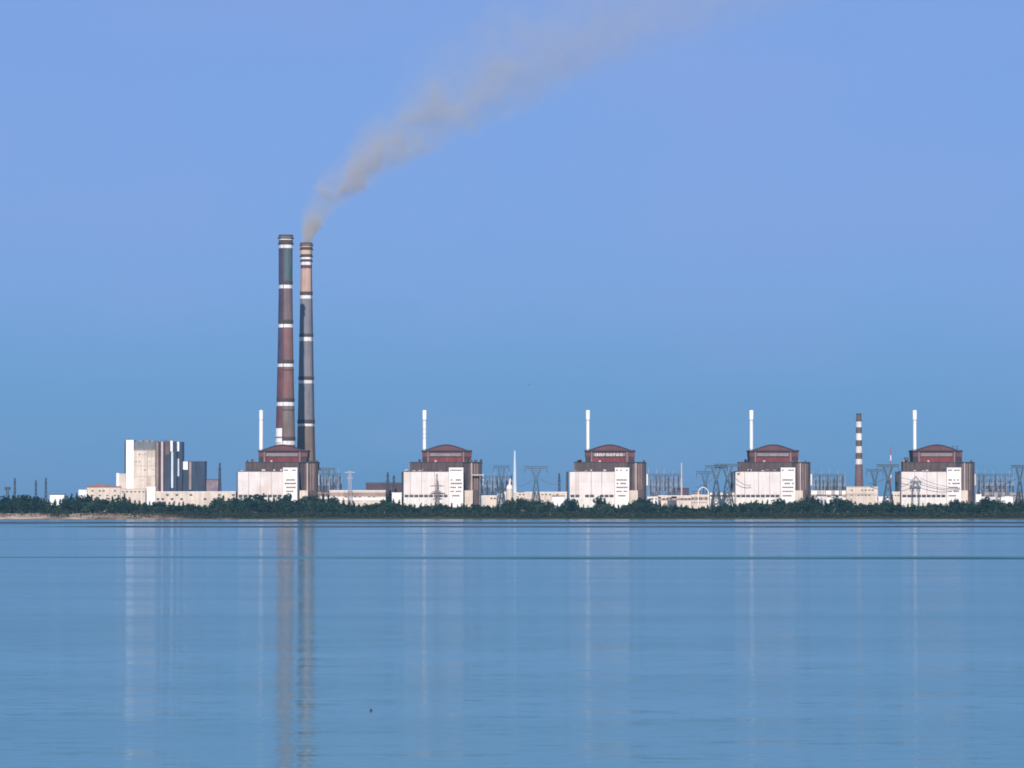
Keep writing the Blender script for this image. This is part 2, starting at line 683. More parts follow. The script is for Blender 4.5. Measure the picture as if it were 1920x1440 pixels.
def seg_arch(mb, px0, px1, pyb, pyt, y0, y1, n=14):
    """Low barrel vault between two springing points."""
    xa, xb = X(px0, y0) - REF, X(px1, y0) - REF
    zb, zt = Z(pyb, y0) - 4, Z(pyt, y0) - 4
    prof = []
    for k in range(n + 1):
        t = k / n
        s = math.sin(math.pi * t)
        prof.append((xa + (xb - xa) * t, zb + (zt - zb) * (0.72 * s + 0.28 * s * s)))
    v = [(x, y0 - Y0, z) for x, z in prof] + [(x, y1 - Y0, z) for x, z in prof]
    m = n + 1
    f = [(k, k + 1, m + k + 1, m + k) for k in range(n)]
    f.append(tuple(range(m)))
    f.append(tuple(range(2 * m - 1, m - 1, -1)))
    mb.raw(v, f)


# 3x5 stroke letters, only their outline matters at this distance
GLYPH = {'a': [(0, 0, 0, 4), (2, 0, 2, 4), (0, 4, 2, 4), (0, 2, 2, 2)], 'b': [(0, 0, 0, 4), (2, 0, 2, 4), (0, 2, 2, 2)],
         'c': [(0, 0, 0, 4), (2, 0, 2, 4), (0, 4, 2, 4)], 'd': [(0, 0, 0, 4), (2, 0, 2, 4), (0, 4, 2, 4), (0, 0, 2, 0)],
         'e': [(0, 0, 0, 4), (0, 4, 2, 4), (2, 2, 2, 4), (0, 2, 2, 2)], 'f': [(1, 0, 1, 4), (0, 4, 2, 4)],
         'g': [(0, 0, 0, 4), (0, 0, 2, 0), (0, 4, 2, 4)], 'h': [(1, 0, 1, 4)]}
WORD = [('d', 0.0), ('b', .085), ('a', .165), ('e', .27), ('d', .405), ('c', .53), ('f', .645), ('d', .77), ('a', .90)]


def letter_mesh(ch, w_, h_):
    mb = MB()
    sx, sz, t = w_ / 2.6, h_ / 4.6, 0.42
    for x0, z0, x1, z1 in GLYPH[ch]:
        ax, bx = sorted((x0, x1))
        az, bz = sorted((z0, z1))
        mb.box(ax * sx, bx * sx + t * 1.5, -0.25, 0.0, az * sz, bz * sz + t * 1.5)
    return mb


def make_unit(i):
    root = empty('reactor_building', (REF + STEP * (i - 1), Y0, 4.0),
                 ['leftmost reactor building, dark red hall partly standing before the two tall chimneys',
                  'second reactor building from the left, with a lattice pylon before its white wall',
                  'middle reactor building, bright pinkish white lettering under its low domed roof',
                  'fourth reactor building from the left, next to the black and white striped chimney',
                  'rightmost reactor building, white wall behind a dark pylon head and sagging wires'][i],
                 'reactor building', 'row of five reactor buildings')

    def P(name, key, fn, m, parent=root, smooth=False):
        return link(name, um(name + ':' + key, fn, m, smooth), parent)

    # white front hall with panels
    hall = P('front_hall', 'a', lambda b: ub(b, 757, 841.4, 884.5, 943, 4600.4, 4640, 'g'), M_WHITE)
    seams = {0: [757, 777, 799, 820, 841.4], 1: [757, 769, 790, 815, 841.4], 2: [757, 769, 773, 798, 817, 841.4],
             3: [757, 774, 800, 821, 841.4], 4: [757, 782, 805, 824, 841.4]}[i]
    rows = [884.2, 903, 926.5]
    rr = random.Random(30 + i)
    for a, b_ in zip(seams[:-1], seams[1:]):
        for r0, r1 in zip(rows[:-1], rows[1:]):
            mb = MB()
            pr = rr.choice([0.10, 0.16, 0.22])
            mb.box(X(a, Y0) - REF + .12, X(b_, Y0) - REF - .12, .4 - pr, .402, Z(r1, Y0) - 4 + .10, Z(r0, Y0) - 4 - .10)
            mb.build('wall_panel', M_WHITE, hall)
    for a in seams[1:-1]:
        x_ = X(a, Y0) - REF
        MB().box(x_ - .42, x_ + .42, .05, .41, Z(927, Y0) - 4, Z(884.6, Y0) - 4).build('wall_joint', M_JOINT, hall)
    # odds and ends on the roofs, different on every unit
    for q in range(7):
        pxr, hh_ = rr.uniform(760, 838), rr.uniform(.6, 2.2)
        ub_ = MB()
        x_ = X(pxr, 4612) - REF
        ub_.box(x_ - rr.uniform(.8, 2.2), x_ + rr.uniform(.8, 2.2), 12, 16, Z(883.4, 4612) - 4, Z(883.4, 4612) - 4 + hh_)
        ub_.build('roof_unit', rr.choice([M_PIPE, M_GREYBAND, M_TIER]), hall)
    for q in range(6):
        pxr, hh_ = rr.choice([rr.uniform(770, 790), rr.uniform(871, 902), rr.uniform(771, 789)]), rr.uniform(1.0, 3.4)
        ub_ = MB()
        x_ = X(pxr, 4655) - REF
        ww = rr.uniform(.4, 2.0)
        ub_.box(x_ - ww, x_ + ww, 53, 57, Z(866.4, 4655) - 4, Z(866.4, 4655) - 4 + hh_)
        ub_.build('roof_unit', rr.choice([M_TIER, M_GREYBAND, M_EDGE]), root)
    if i == 4:
        for pxr, t_, ww in ((876, 837.5, .5), (868, 836, .5), (781, 857.5, 2.6), (777, 858.5, .6)):
            x_, b_y = X(pxr, 4672) - REF, (844.2 if pxr > 800 else 866.4)
            MB().box(x_ - ww, x_ + ww, 71, 73, Z(b_y, 4672) - 4, Z(t_, 4672) - 4).build('roof_mast', M_STEEL, root)
        MB().bar((X(850, 4672) - REF, 72, Z(840, 4672) - 4), (X(879, 4672) - REF, 72, Z(836, 4672) - 4), .4).build('roof_boom', M_STEEL, root)
    if i == 3:
        MB().box(X(760.5, Y0) - REF, X(763.5, Y0) - REF, .02, .41, Z(890.5, Y0) - 4, Z(887, Y0) - 4).build('vent_opening', M_GLASS, hall)
    if i in (1, 2):
        MB().bar((X(767.2, 4620) - REF, 20, Z(884, 4620) - 4), (X(767.2, 4620) - REF, 20, Z(868, 4620) - 4), .35).build('roof_mast', M_GREYBAND, hall)
    # ground floor: window strip, then a plain white plinth
    for k in range(9):
        a = 758.5 + k * 9.15
        if i == 2 and k in (2, 5):
            continue
        P('window', 'g%d' % k, lambda b, a=a: ub(b, a, a + 7.6, 927.6, 932.4, 4600.1, 4600.41), M_GLASS, hall)
    P('plinth', 'a', lambda b: ub(b, 757, 841.4, 933.2, 943, 4599.9, 4600.41, 'g'), M_PLINTH, hall)
    P('parapet', 'a', lambda b: ub(b, 756.7, 841.4, 883.3, 884.5, 4600.0, 4640.3), M_EDGE, hall)
    # annex at the right end, storeys of dark windows
    ann = P('annex', 'a', lambda b: ub(b, 841.8, 868.6, 878.2, 943, 4598.0, 4640, 'g'), M_ANNEX)
    P('parapet', 'b', lambda b: ub(b, 841.5, 869.0, 876.8, 878.2, 4597.7, 4640.3), M_BWHITE, ann)
    for k, (py, h_, x0, x1) in enumerate([(880.6, 2.2, 844, 866.5), (898.6, 2.6, 845, 864.5), (905.2, 2.6, 845, 866.5),
                                         (912.6, 2.4, 844.5, 866), (920.2, 2.2, 844.5, 865), (928.2, 2.6, 845, 862)]):
        nW = 6
        for q in range(nW):
            if rr.random() < 0.16:
                continue
            a = x0 + (x1 - x0) * q / nW
            P('window', 'n%d%d' % (k, q), lambda b, a=a, py=py, h_=h_, x0=x0, x1=x1: ub(b, a, a + (x1 - x0) / 6 * .82, py, py + h_, 4597.85, 4598.01), M_GLASS, ann)
    # set-back stair tower at the left
    P('stair_tower', 'a', lambda b: ub(b, 752.8, 756.7, 884.5, 943, 4632, 4640, 'g'), M_WINGD)
    # brown middle tier
    tier = P('middle_tier', 'a', lambda b: ub(b, 768.5, 868.5, 867.4, 930, 4644, 4662, 'g'), M_TIER)
    P('roof_edge', 'a', lambda b: ub(b, 768.1, 868.9, 866.0, 867.4, 4643.6, 4662.3), M_EDGE, tier)
    for k in range(6):
        P('wall_rib', 'r%d' % k, lambda b, k=k: ub(b, 774 + k * 15.5, 774.9 + k * 15.5, 868, 930, 4643.5, 4644.01), M_WINGD, tier)
    P('roof_vent', 'v1', lambda b: ub(b, 815, 818.6, 863.2, 866.9, 4646, 4649), M_PIPE, tier)
    P('roof_vent', 'v2', lambda b: ub(b, 808.5, 810.6, 865, 867.0, 4646, 4649), M_TIER, tier)
    # dark red reactor hall with overhanging top
    hallr = P('reactor_hall', 'a', lambda b: ub(b, 792.2, 882.6, 848.6, 930, 4664, 4706, 'g'), M_RED)
    P('top_storey', 'a', lambda b: ub(b, 791.4, 883.6, 846.6, 856.5, 4663.2, 4706.6), M_DOME, hallr)
    P('cornice', 'a', lambda b: ub(b, 790.2, 884.6, 843.8, 846.6, 4661.4, 4708), M_EDGE, hallr)
    P('dark_end_bay', 'a', lambda b: ub(b, 791.6, 800.5, 857.4, 930, 4662.6, 4664.02, 'g'), M_WINGD, hallr)
    P('dark_end_bay', 'b', lambda b: ub(b, 872.0, 883.0, 857.4, 930, 4662.6, 4664.02, 'g'), M_WINGD, hallr)
    for k, px in enumerate((802.4, 868.8)):
        P('pilaster', 'p%d' % k, lambda b, px=px: ub(b, px - 1.0, px + 1.0, 847.4, 868, 4661.9, 4663.2), M_GREYBAND, hallr)
    for k, (a, b2) in enumerate(((806, 818), (818.6, 830), (830.6, 842), (842.6, 854), (854.6, 865.5))):
        P('cladding_panel', 'c%d' % k, lambda b, a=a, b2=b2: ub(b, a, b2, 857.2, 866, 4663.4 - .1 * (k % 2), 4664.02), M_RED, hallr)
    P('window_band', 'a', lambda b: ub(b, 806, 865, 849.6, 855.4, 4662.8, 4663.21), M_GREYBAND if i != 2 else M_DOME, hallr)
    # arched low dome
    dome = P('domed_roof', 'a', lambda b: seg_arch(b, 797, 876, 844.2, 834.0, 4666, 4704), M_DOME)
    P('rim', 'a', lambda b: seg_rim(b), M_EDGE, dome)
    # lettering
    if i in (1, 2, 3):
        xa, xb = X(809, 4662.6) - REF, X(861, 4662.6) - REF
        zb = Z(855.4, 4662.6) - 4
        hh = Z(850.4, 4662.6) - 4 - zb
        sign = MB()
        sign.box(xa - .8, xb + 2.6, 62.55, 62.79, zb - .55, zb - .25)
        so = sign.build('sign_rail', M_EDGE, root)
        for ch, t in WORD:
            if i != 2 and ch in 'ef' and t > .5:
                continue
            me = letter_mesh(ch, 2.6, hh).mesh('sign_letter', M_LETTER if i == 2 else M_LETTERG)
            link('sign_letter', me, so, (xa + (xb - xa) * t, 62.6, zb))
    # brown side wing on the right with pale pipe and low annex
    wing = P('side_wing', 'a', lambda b: ub(b, 869.4, 903.4, 867.4, 940, 4650, 4690, 'g'), M_WING)
    P('dark_bay', 'a', lambda b: ub(b, 869.6, 877.5, 868.6, 921, 4648.6, 4650.02), M_WINGD, wing)
    P('dark_bay', 'b', lambda b: ub(b, 899.2, 904.0, 867.8, 940, 4649.2, 4650.02, 'g'), M_WINGD, wing)
    P('roof_edge', 'b', lambda b: ub(b, 869.2, 904.4, 866.2, 867.4, 4648.2, 4690.4), M_EDGE, wing)
    for k, px in enumerate((882, 889.5, 894)):
        P('wall_rib', 'w%d' % k, lambda b, px=px: ub(b, px, px + 1.2, 868.5, 919, 4649.4, 4650.02), M_TAUPE, wing)
    P('vertical_pipe', 'a', lambda b: b.bar((X(884.6, 4645) - REF, 45, 4), (X(884.6, 4645) - REF, 45, Z(852 if i == 1 else 868, 4645) - 4), 0.62, n=8), M_PIPE, wing)
    if i == 1:
        P('pipe_bridge', 'a', lambda b: ub(b, 884, 906, 889.5, 891.6, 4644, 4646), M_PIPE, wing)
    P('low_annex', 'a', lambda b: ub(b, 871, 886.6 if i < 2 else 893, 919.5, 943, 4626, 4647, 'g'), M_CREAM, wing)
    P('corner_panel', 'a', lambda b: ub(b, 904.6, 906.8, 889, 910, 4651, 4655), M_BWHITE, wing)
    # the vent stack stands on the reactor hall's left corner
    st = empty('vent_stack', (X(795.9, 4668) + STEP * (i - 1), 4668, Z(844, 4668)),
               'slender white vent stack rising from the %s reactor building%s' % (ORD[i], ', beside the tall chimneys' if i == 0 else ''),
               'vent stack', 'white vent stacks on the reactor buildings')
    H = Z(769.2, 4668) - Z(844, 4668)
    lo, hi = (1.85, 2.35) if i else (2.15, 2.15)
    link('shaft', um('shaft:%d' % (i > 0), lambda b: b.lathe([(lo + .1, 0), (lo, 2), (lo, H * .74), (hi, H * .748)], 14), M_STACK, True), st)
    link('collar', um('collar:%d' % (i > 0), lambda b: b.lathe([(hi + .12, H * .748), (hi + .12, H * .763)], 14), M_STACKD), st)
    link('head', um('head:%d' % (i > 0), lambda b: b.lathe([(hi, H * .763), (hi, H * .985), (hi * .86, H)], 14), M_STACK, True), st)
    link('platform', um('platform:a', lambda b: b.lathe([(2.5, 1.0), (2.5, 1.5)], 14), M_STACKD), st)
    link('ladder', um('ladder:a', lambda b: b.bar((-1.9, -.5, 1), (-1.9, -.5, H * .95), .12), M_STACKD), st)
    if i == 1:
        for zz in (.52, .40, .30):
            link('ring', um('ring:%d' % int(zz * 100), lambda b: b.lathe([(lo + .16, H * zz), (lo + .16, H * zz + .5)], 14), M_STACKD), st)


def seg_rim(b):
    xa, xb = X(796.6, 4665.2) - REF, X(876.4, 4665.2) - REF
    zb, zt = Z(844.2, 4665.2) - 4, Z(833.8, 4665.2) - 4
    prev = None
    n = 14
    for k in range(n + 1):
        t = k / n
        s = math.sin(math.pi * t)
        p = (xa + (xb - xa) * t, 65.4, zb + (zt - zb) * (0.72 * s + 0.28 * s * s))
        if prev:
            b.bar(prev, p, .55)
        prev = p


for i in range(5):
    make_unit(i)

# ------------------------------------------------------------------ the two tall chimneys
def chimney(label, px, Y, radii, sections, platforms, name='tall_chimney', base_py=None, cat='chimney', group=None, extra=None):
    cx = X(px, Y)
    zbase = 4.0 if base_py is None else Z(base_py, Y)
    root = empty(name, (cx, Y, zbase), label, cat, group)
    m_px = Y / F

    def rad(py):
        ys = [q[0] for q in radii]
        rs = [q[1] for q in radii]
        return float(np.interp(py, ys, rs)) * m_px

    for nm, p0, p1, m in sections:
        mb = MB()
        k = 1 if p1 - p0 < 25 else 4
        prof = []
        for q in range(k, -1, -1):
            py = p0 + (p1 - p0) * q / k
            prof.append((rad(py), Z(py, Y) - zbase))
        mb.lathe(prof, 40)
        mb.build(nm, m, root, smooth=True)
    for py, h_, out in platforms:
        mb = MB()
        r = rad(py)
        z = Z(py, Y) - zbase
        mb.lathe([(r + .05, z - h_), (r + out, z - h_ * .6), (r + out, z), (r + .05, z + .02)], 40, cap=False)
        mb.build('platform', M_CH_DARK, root)
    return root, rad, zbase


S = [('shaft_rim', 440.6, 445.0, M_CH_DARK), ('band', 445.0, 450.2, M_BANDW), ('shaft_section', 450.2, 456, M_CH_DARK), ('band', 456, 465.5, M_BANDW),
     ('shaft_section', 465.5, 531.5, M_CH_TEAL), ('band', 531.5, 541, M_BANDW), ('shaft_section', 541, 604.8, M_CH_PURP),
     ('band', 604.8, 614.2, M_BANDW), ('shaft_section', 614.2, 678.2, M_CH_RED), ('band', 678.2, 688, M_BANDW),
     ('shaft_section', 688, 751.5, M_CH_RED), ('band', 751.5, 761.2, M_BANDW), ('shaft_section', 761.2, 824.3, M_CH_TAN),
     ('band', 824.3, 834.2, M_BANDW), ('shaft_section', 834.2, 966, M_CH_RED)]
C1, rad1, zb1 = chimney('taller left chimney with a dark grey top, unlit by smoke, white rings over purplish brown', 535.2, 4700,
                        [(440, 13.6), (456, 13.2), (466, 12.8), (540, 12.6), (610, 13.6), (682, 14.8), (755, 16.4), (830, 18.2), (970, 22.0)], S,
                        [(445.5, 1.8, 1.1), (456.0, 2.0, 1.0), (527, 4.5, .35), (600, 5.0, .45), (675, 4.5, .45), (747, 4.5, .5), (819, 5, .5), (693, 1.2, .35), (768, 1.2, .35)],
                        group='pair of tall smokestacks')
C1['label'] = 'left tall chimney, dark grey top section and purplish brown shaft ringed with white bands'
# service duct running up the left front of that chimney
for p0, p1, m in ((466, 531, M_CH_NAVY), (541.5, 604, M_CH_NAVY), (614.6, 677.6, M_CH_NAVY), (688.6, 751, M_CH_MAR), (761.6, 803, M_CH_MAR), (803.2, 829.5, M_BWHITE)):
    mb = MB()
    prof = [(rad1(p1) + .45, Z(p1, 4700) - zb1), (rad1((p0 + p1) / 2) + .45, Z((p0 + p1) / 2, 4700) - zb1), (rad1(p0) + .45, Z(p0, 4700) - zb1)]
    mb.lathe(prof, 10, a0=R(192), a1=R(252), cap=False)
    mb.lathe([(r - .5, z) for r, z in prof], 10, a0=R(192), a1=R(252), cap=False)
    mb.build('service_duct', m, C1, smooth=True)
mb = MB()
for k in range(40):
    pass
mb.bar((-rad1(700) * .3, -rad1(970) - .2, 0), (-rad1(700) * .2, -rad1(450) - .5, Z(450, 4700) - zb1), .25)
mb.build('ladder', M_CH_DARK, C1)

S2 = [('shaft_rim', 455.2, 458.4, M_CH_DARK), ('shaft_section', 458.4, 463.5, M_C2_ORNG), ('shaft_section', 463.5, 466.5, M_CH_DARK), ('shaft_section', 466.5, 477, M_C2_ORNG),
      ('shaft_section', 477, 480.5, M_CH_DARK), ('band', 480.5, 486.4, M_BANDW), ('shaft_section', 486.4, 490, M_CH_DARK), ('band', 490, 497.2, M_BANDW),
      ('shaft_section', 497.2, 503.5, M_CH_MAR), ('shaft_section', 503.5, 550.8, M_C2_PINK), ('band', 550.8, 560.2, M_BANDW),
      ('shaft_section', 560.2, 630.2, M_C2_GREY), ('band', 630.2, 639.8, M_BANDW), ('shaft_section', 639.8, 711, M_C2_GREY),
      ('band', 711, 719.2, M_BANDW), ('shaft_section', 719.2, 791.2, M_C2_GREY), ('band', 791.2, 799.2, M_BANDW), ('shaft_section', 799.2, 966, M_CH_TAN)]
C2, rad2, zb2 = chimney('right tall chimney trailing smoke from its top, sandy pink head with white bands', 573.8, 4850,
                        [(455, 11.6), (480, 11.2), (503, 10.6), (560, 11.6), (640, 13.0), (715, 14.3), (795, 15.9), (850, 17.3), (970, 21.5)], S2,
                        [(459, 1.6, .9), (466.5, 1.6, .9), (480, 1.6, .9), (489, 1.4, .8), (547, 4.5, .4), (626, 4, .45), (706, 4.5, .5), (787, 5, .5)],
                        group='pair of tall smokestacks')
mb = MB()
mb.bar((rad2(970) * .75, -rad2(970) * .75, 0), (rad2(460) * .75, -rad2(460) * .75 - .3, Z(460, 4850) - zb2), .35)
mb.build('ladder', M_CH_DARK, C2)

# striped chimney on the right
M_STRIPE = mat('stripe_dark', (0.120, 0.092, 0.078), var=0.15)
M_STRIPEB = mat('stripe_base', (0.175, 0.110, 0.110), var=0.2, streak=0.15)
S3 = [('shaft_top', 775, 789, M_STRIPE), ('band', 789, 801, M_BANDW), ('shaft_section', 801, 812.6, M_STRIPE), ('band', 812.6, 825.4, M_BANDW),
      ('shaft_section', 825.4, 836.8, M_STRIPE), ('band', 836.8, 849.2, M_BANDW), ('shaft_section', 849.2, 860.6, M_STRIPE),
      ('band', 860.6, 870.6, M_BANDW), ('shaft_section', 870.6, 966, M_STRIPEB)]
chimney('smaller chimney with black and white stripes between the fourth and rightmost reactor buildings', 1610.6, 4720,
        [(774, 4.3), (784, 5.2), (830, 5.8), (870, 6.6), (913, 8.0), (970, 9.6)], S3, [(776, .8, .4), (789, .8, .3)], name='striped_chimney')


# ------------------------------------------------------------------ low buildings
def lowrise(label, px0, px1, py, Y, depth, wall, roof=None, rows=(), name='low_building', group=None, roof_h=0.8, over=0.3,
            cols=None, skip=0.2, seed=1, plinth=None, cat='building', bands=()):
    x0, x1 = X(px0, Y), X(px1, Y)
    zt = Z(py, Y)
    root = empty(name, ((x0 + x1) / 2, Y, 4.0), label, cat, group)
    hw = (x1 - x0) / 2
    MB().box(-hw, hw, 0, depth, 0, zt - 4 - roof_h).build('wall', wall, root)
    MB().box(-hw - over, hw + over, -over, depth + over, zt - 4 - roof_h, zt - 4).build('roof', roof or M_EDGE, root)
    rd = random.Random(seed)
    for p0, p1, m in bands:
        MB().box(-hw - .02, hw + .02, -.16, .01, Z(p1, Y) - 4, Z(p0, Y) - 4).build('wall_band', m, root)
    wm = None
    for p0, p1 in rows:
        n = cols or max(2, int((px1 - px0) / 7))
        for k in range(n):
            if rd.random() < skip:
                continue
            a = -hw + 2 * hw * (k + .22) / n
            b = -hw + 2 * hw * (k + .78) / n
            MB().box(a, b, -.22, .01, Z(p1, Y) - 4, Z(p0, Y) - 4).build('window', M_GLASS, root)
    return root


# far-left block: white tower slab, beige front, dark receding glazed side
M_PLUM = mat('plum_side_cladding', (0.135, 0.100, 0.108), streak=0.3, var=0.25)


def boiler_house():
    Y = 4620
    root = empty('boiler_house', (X(290, Y), Y, 4.0),
                 'tall beige and dark glazed block at far left, white corner slab and white top panels', 'building')
    ox = X(290, Y)

    def B(name, px0, px1, py0, py1, y0, y1, m, parent=root, ground=False):
        mb = MB()
        mb.box(X(px0, y0) - ox, X(px1, y0) - ox, y0 - Y, y1 - Y, 0 if ground else Z(py1, y0) - 4, Z(py0, y0) - 4)
        return mb.build(name, m, parent)

    B('corner_slab', 236.2, 250.4, 825, 940, 4617, 4650, M_BWHITE, ground=True)
    B('dark_edge', 233.6, 236.1, 826, 940, 4622, 4648, M_WINGD, ground=True)
    main = B('front_wall', 250.5, 291, 843.6, 940, 4618, 4650, M_CREAM, ground=True)
    rr = random.Random(5)
    cols = [250.7, 258, 265, 275.2, 276.2, 284, 290.8]
    rows = [844.6, 857, 873, 893, 912]
    for a, b_ in zip(cols[:-1], cols[1:]):
        if b_ - a < 2:
            continue
        for r0, r1 in zip(rows[:-1], rows[1:]):
            pr = rr.choice([.12, .2, .28])
            mb = MB()
            mb.box(X(a, 4618) - ox + .1, X(b_, 4618) - ox - .1, -2 - pr, -1.99, Z(r1, 4618) - 4 + .1, Z(r0, 4618) - 4 - .1)
            mb.build('wall_panel', M_CREAM if (a < 275 or rr.random() < .4) else M_BEIGE, main)
    for py_ in (873, 893):
        B('horizontal_joint', 250.6, 290.9, py_ - .5, py_ + .6, 4617.55, 4618.01, M_BEIGE, main)
    for q in range(16):
        a_, py_ = rr.choice([254, 260.5, 267, 271, 279, 286]), rr.choice([851, 864, 880, 899, 906])
        B('window', a_, a_ + rr.uniform(1.2, 2.6), py_, py_ + rr.uniform(1.4, 2.4), 4617.5, 4618.01, M_TAUPE, main)
    for q in range(5):
        a_ = rr.uniform(253, 336)
        B('roof_unit', a_, a_ + rr.uniform(1, 3.5), 824 + rr.uniform(-.5, 2), 829, 4640, 4646, rr.choice([M_TAUPE, M_SLATE, M_STEELD]))
    B('vertical_joint', 275.0, 276.4, 846, 912, 4617.6, 4618.01, M_TAUPE, main)
    roofs = B('roof_storey', 250.8, 291, 828.2, 843.4, 4624, 4650, M_SLATE)
    for a in (262, 273.5, 283):
        B('roof_unit', a, a + 5, 825.6, 829.4, 4630, 4640, M_TAUPE, roofs)
    B('roof_rail', 250.5, 291, 842.6, 844.4, 4617.6, 4618.6, M_TAUPE, roofs)
    # the glazed side steps back to the right
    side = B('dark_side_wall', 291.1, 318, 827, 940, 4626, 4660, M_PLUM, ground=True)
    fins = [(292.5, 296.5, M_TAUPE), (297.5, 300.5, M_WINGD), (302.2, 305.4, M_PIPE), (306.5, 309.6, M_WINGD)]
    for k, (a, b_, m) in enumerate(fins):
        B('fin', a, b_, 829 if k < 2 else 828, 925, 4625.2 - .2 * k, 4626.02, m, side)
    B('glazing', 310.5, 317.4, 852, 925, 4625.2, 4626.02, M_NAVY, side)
    s2 = B('dark_glazed_block', 318.1, 331, 827.6, 940, 4634, 4668, M_NAVY, ground=True)
    B('white_panel', 317.2, 323.6, 826.6, 846.4, 4632.6, 4634.01, M_BWHITE, s2)
    B('light_strip', 320.8, 324.6, 847, 915, 4633.0, 4634.01, M_PALEBLUE, s2)
    s3 = B('dark_glazed_block', 331.1, 341.4, 828, 940, 4642, 4672, M_NAVY, ground=True)
    B('white_panel', 330.8, 335.8, 828.4, 846, 4640.6, 4642.01, M_BWHITE, s3)
    B('light_strip', 333.0, 335.8, 860, 893, 4641.0, 4642.01, M_PALEBLUE, s3)
    B('low_wing', 219, 236, 888, 940, 4614, 4640, M_CREAM, ground=True)
    B('white_corner', 218.2, 223.2, 887, 914, 4613.2, 4614.01, M_BWHITE)
    for a, t in ((241, 821.5), (304, 823), (318, 824)):
        mb = MB()
        p = at(a, 827, 4630)
        mb.bar((p.x - ox, 10, p.z - 6), (p.x - ox, 10, Z(t, 4630) - 4), .35)
        mb.build('roof_mast', M_STEELD, root)
    return root


boiler_house()
rt = empty('glazed_block', (X(363, 4650), 4650, 4.0), 'shorter dark blue glazed block standing right of the tall beige block', 'building')
ox = X(363, 4650)


def GB(name, px0, px1, py0, py1, y0, y1, m, parent=rt, ground=False):
    mb = MB()
    mb.box(X(px0, y0) - ox, X(px1, y0) - ox, y0 - 4650, y1 - 4650, 0 if ground else Z(py1, y0) - 4, Z(py0, y0) - 4)
    return mb.build(name, m, parent)


gbw = GB('wall', 342, 384, 866, 930, 4650, 4680, M_NAVY, ground=True)
GB('white_panel', 343.4, 352, 865.4, 880.6, 4649.2, 4650.01, M_BWHITE, gbw)
GB('light_strip', 354.4, 358.6, 866, 918, 4649.4, 4650.01, M_TAUPE, gbw)
for k in range(3):
    GB('glazing_bay', 361 + k * 7.6, 367.8 + k * 7.6, 868, 914, 4649.5, 4650.01, M_NAVY, gbw)
GB('roof_edge', 341.8, 384.2, 864.6, 866, 4649.6, 4680.3, M_ROOFDARK)

GRP = 'low buildings between the reactor buildings'
lowrise('small bright white shed among trees near the left edge', 93.5, 120.5, 926.4, 4580, 14, M_BWHITE, M_ROOFDARK, name='white_shed', seed=2)
cream_hall = lowrise('low cream hall with reddish roof left of the tall beige block', 163, 226, 911.4, 4610, 24, M_CREAM, M_ROOFRED, rows=((919, 921.5), (928, 930)), seed=3, skip=.5, roof_h=1.6)
kc = 4606 / F
mb = MB()
zr = Z(911.4, 4606) - 4 + .02
for y0_ in (-.4, 24.4):
    mb.v += [(-34 * kc, y0_, zr), (20 * kc, y0_, zr), (-8 * kc, y0_, zr + 4.2 * kc)]
mb.f += [(0, 1, 2), (5, 4, 3), (0, 3, 4, 1), (1, 4, 5, 2), (2, 5, 3, 0)]
mb.build('gable', M_ROOFRED, cream_hall)
lowrise('bright white flat roofed annex at left end of the cream hall', 147.5, 162.6, 917.5, 4606, 18, M_BWHITE, M_PIPE, seed=4, name='white_annex')
lowrise('cream wall block under the tall beige block, partly screened by trees', 226.6, 273, 916, 4604, 8, M_CREAM, M_BEIGE, rows=((921, 923),), seed=5, skip=.55)
lowrise('square pinkish white cube at the foot of the tall beige block', 275, 291.4, 912.6, 4601, 10, M_ANNEX, M_BWHITE, seed=6, name='white_cube_building')
lowrise('long low cream hall running between the glazed block and the leftmost reactor building', 292, 442, 921.4, 4603, 24, M_CREAM, M_ANNEX, rows=((926.4, 929.6), (934, 937.5)), cols=17, skip=.45, seed=7, name='long_hall')
lowrise('low purplish shed behind the long cream hall, foot of dark lattice tower', 384.5, 410, 898.5, 4665, 20, mat('mauve_wall', (0.22, 0.17, 0.21), var=.3, scale=.3), M_ROOFDARK, seed=8, name='purple_shed')
lowrise('low pale building right of the leftmost reactor building, brown middle band', 618, 723, 919.2, 4608, 22, M_CREAM, M_ANNEX, rows=((931, 932.6),), cols=12, skip=.5, seed=9,
        bands=((923.5, 930.5, M_BROWNWALL), (933, 937.5, M_BWHITE)))
lowrise('dark flat roofed building left of the second reactor building', 686, 753, 904.6, 4680, 30, mat('dark_plum_wall', (0.085, 0.060, 0.078), var=.25), M_ROOFDARK, rows=((910, 912),), seed=10, skip=.4, name='dark_roofed_building', roof_h=2.0)
lowrise('narrow white hut just left of the second reactor building', 735, 753, 923.5, 4612, 8, M_ANNEX, M_BWHITE, seed=11, name='white_hut')
lowrise('long pale wall building between second and middle reactor buildings', 964, 1063, 922.2, 4612, 18, M_CREAM, M_ANNEX, rows=((926.4, 928.2),), cols=14, skip=.6, seed=12)
lowrise('white house with brown eaves at left foot of the middle reactor building', 1035.5, 1058.6, 928.2, 4598, 10, M_BWHITE, M_BROWNWALL, seed=13, roof_h=1.9, name='white_house')
lowrise('low pinkish building with banded front right of the middle reactor building', 1234, 1296, 929, 4606, 20, M_CREAM, M_ANNEX, rows=((934, 937.5),), cols=9, skip=.3, seed=14,
        bands=((934, 938, M_BROWNWALL),))
lowrise('low building with brown colonnade left of the fourth reactor building', 1296.6, 1330, 927.6, 4603, 18, M_CREAM, M_ANNEX, rows=((933, 936.5), (941.5, 943)), cols=8, skip=.15, seed=15,
        bands=((932, 937.5, M_BROWNWALL),))
lowrise('row of pale workshops under the twin pylons left of the fourth reactor building', 1331, 1377, 923.5, 4612, 20, M_ANNEX, M_CREAM, rows=((928, 931), (936, 938)), cols=9, skip=.25, seed=16,
        bands=((927.6, 931.4, M_TAUPE),))
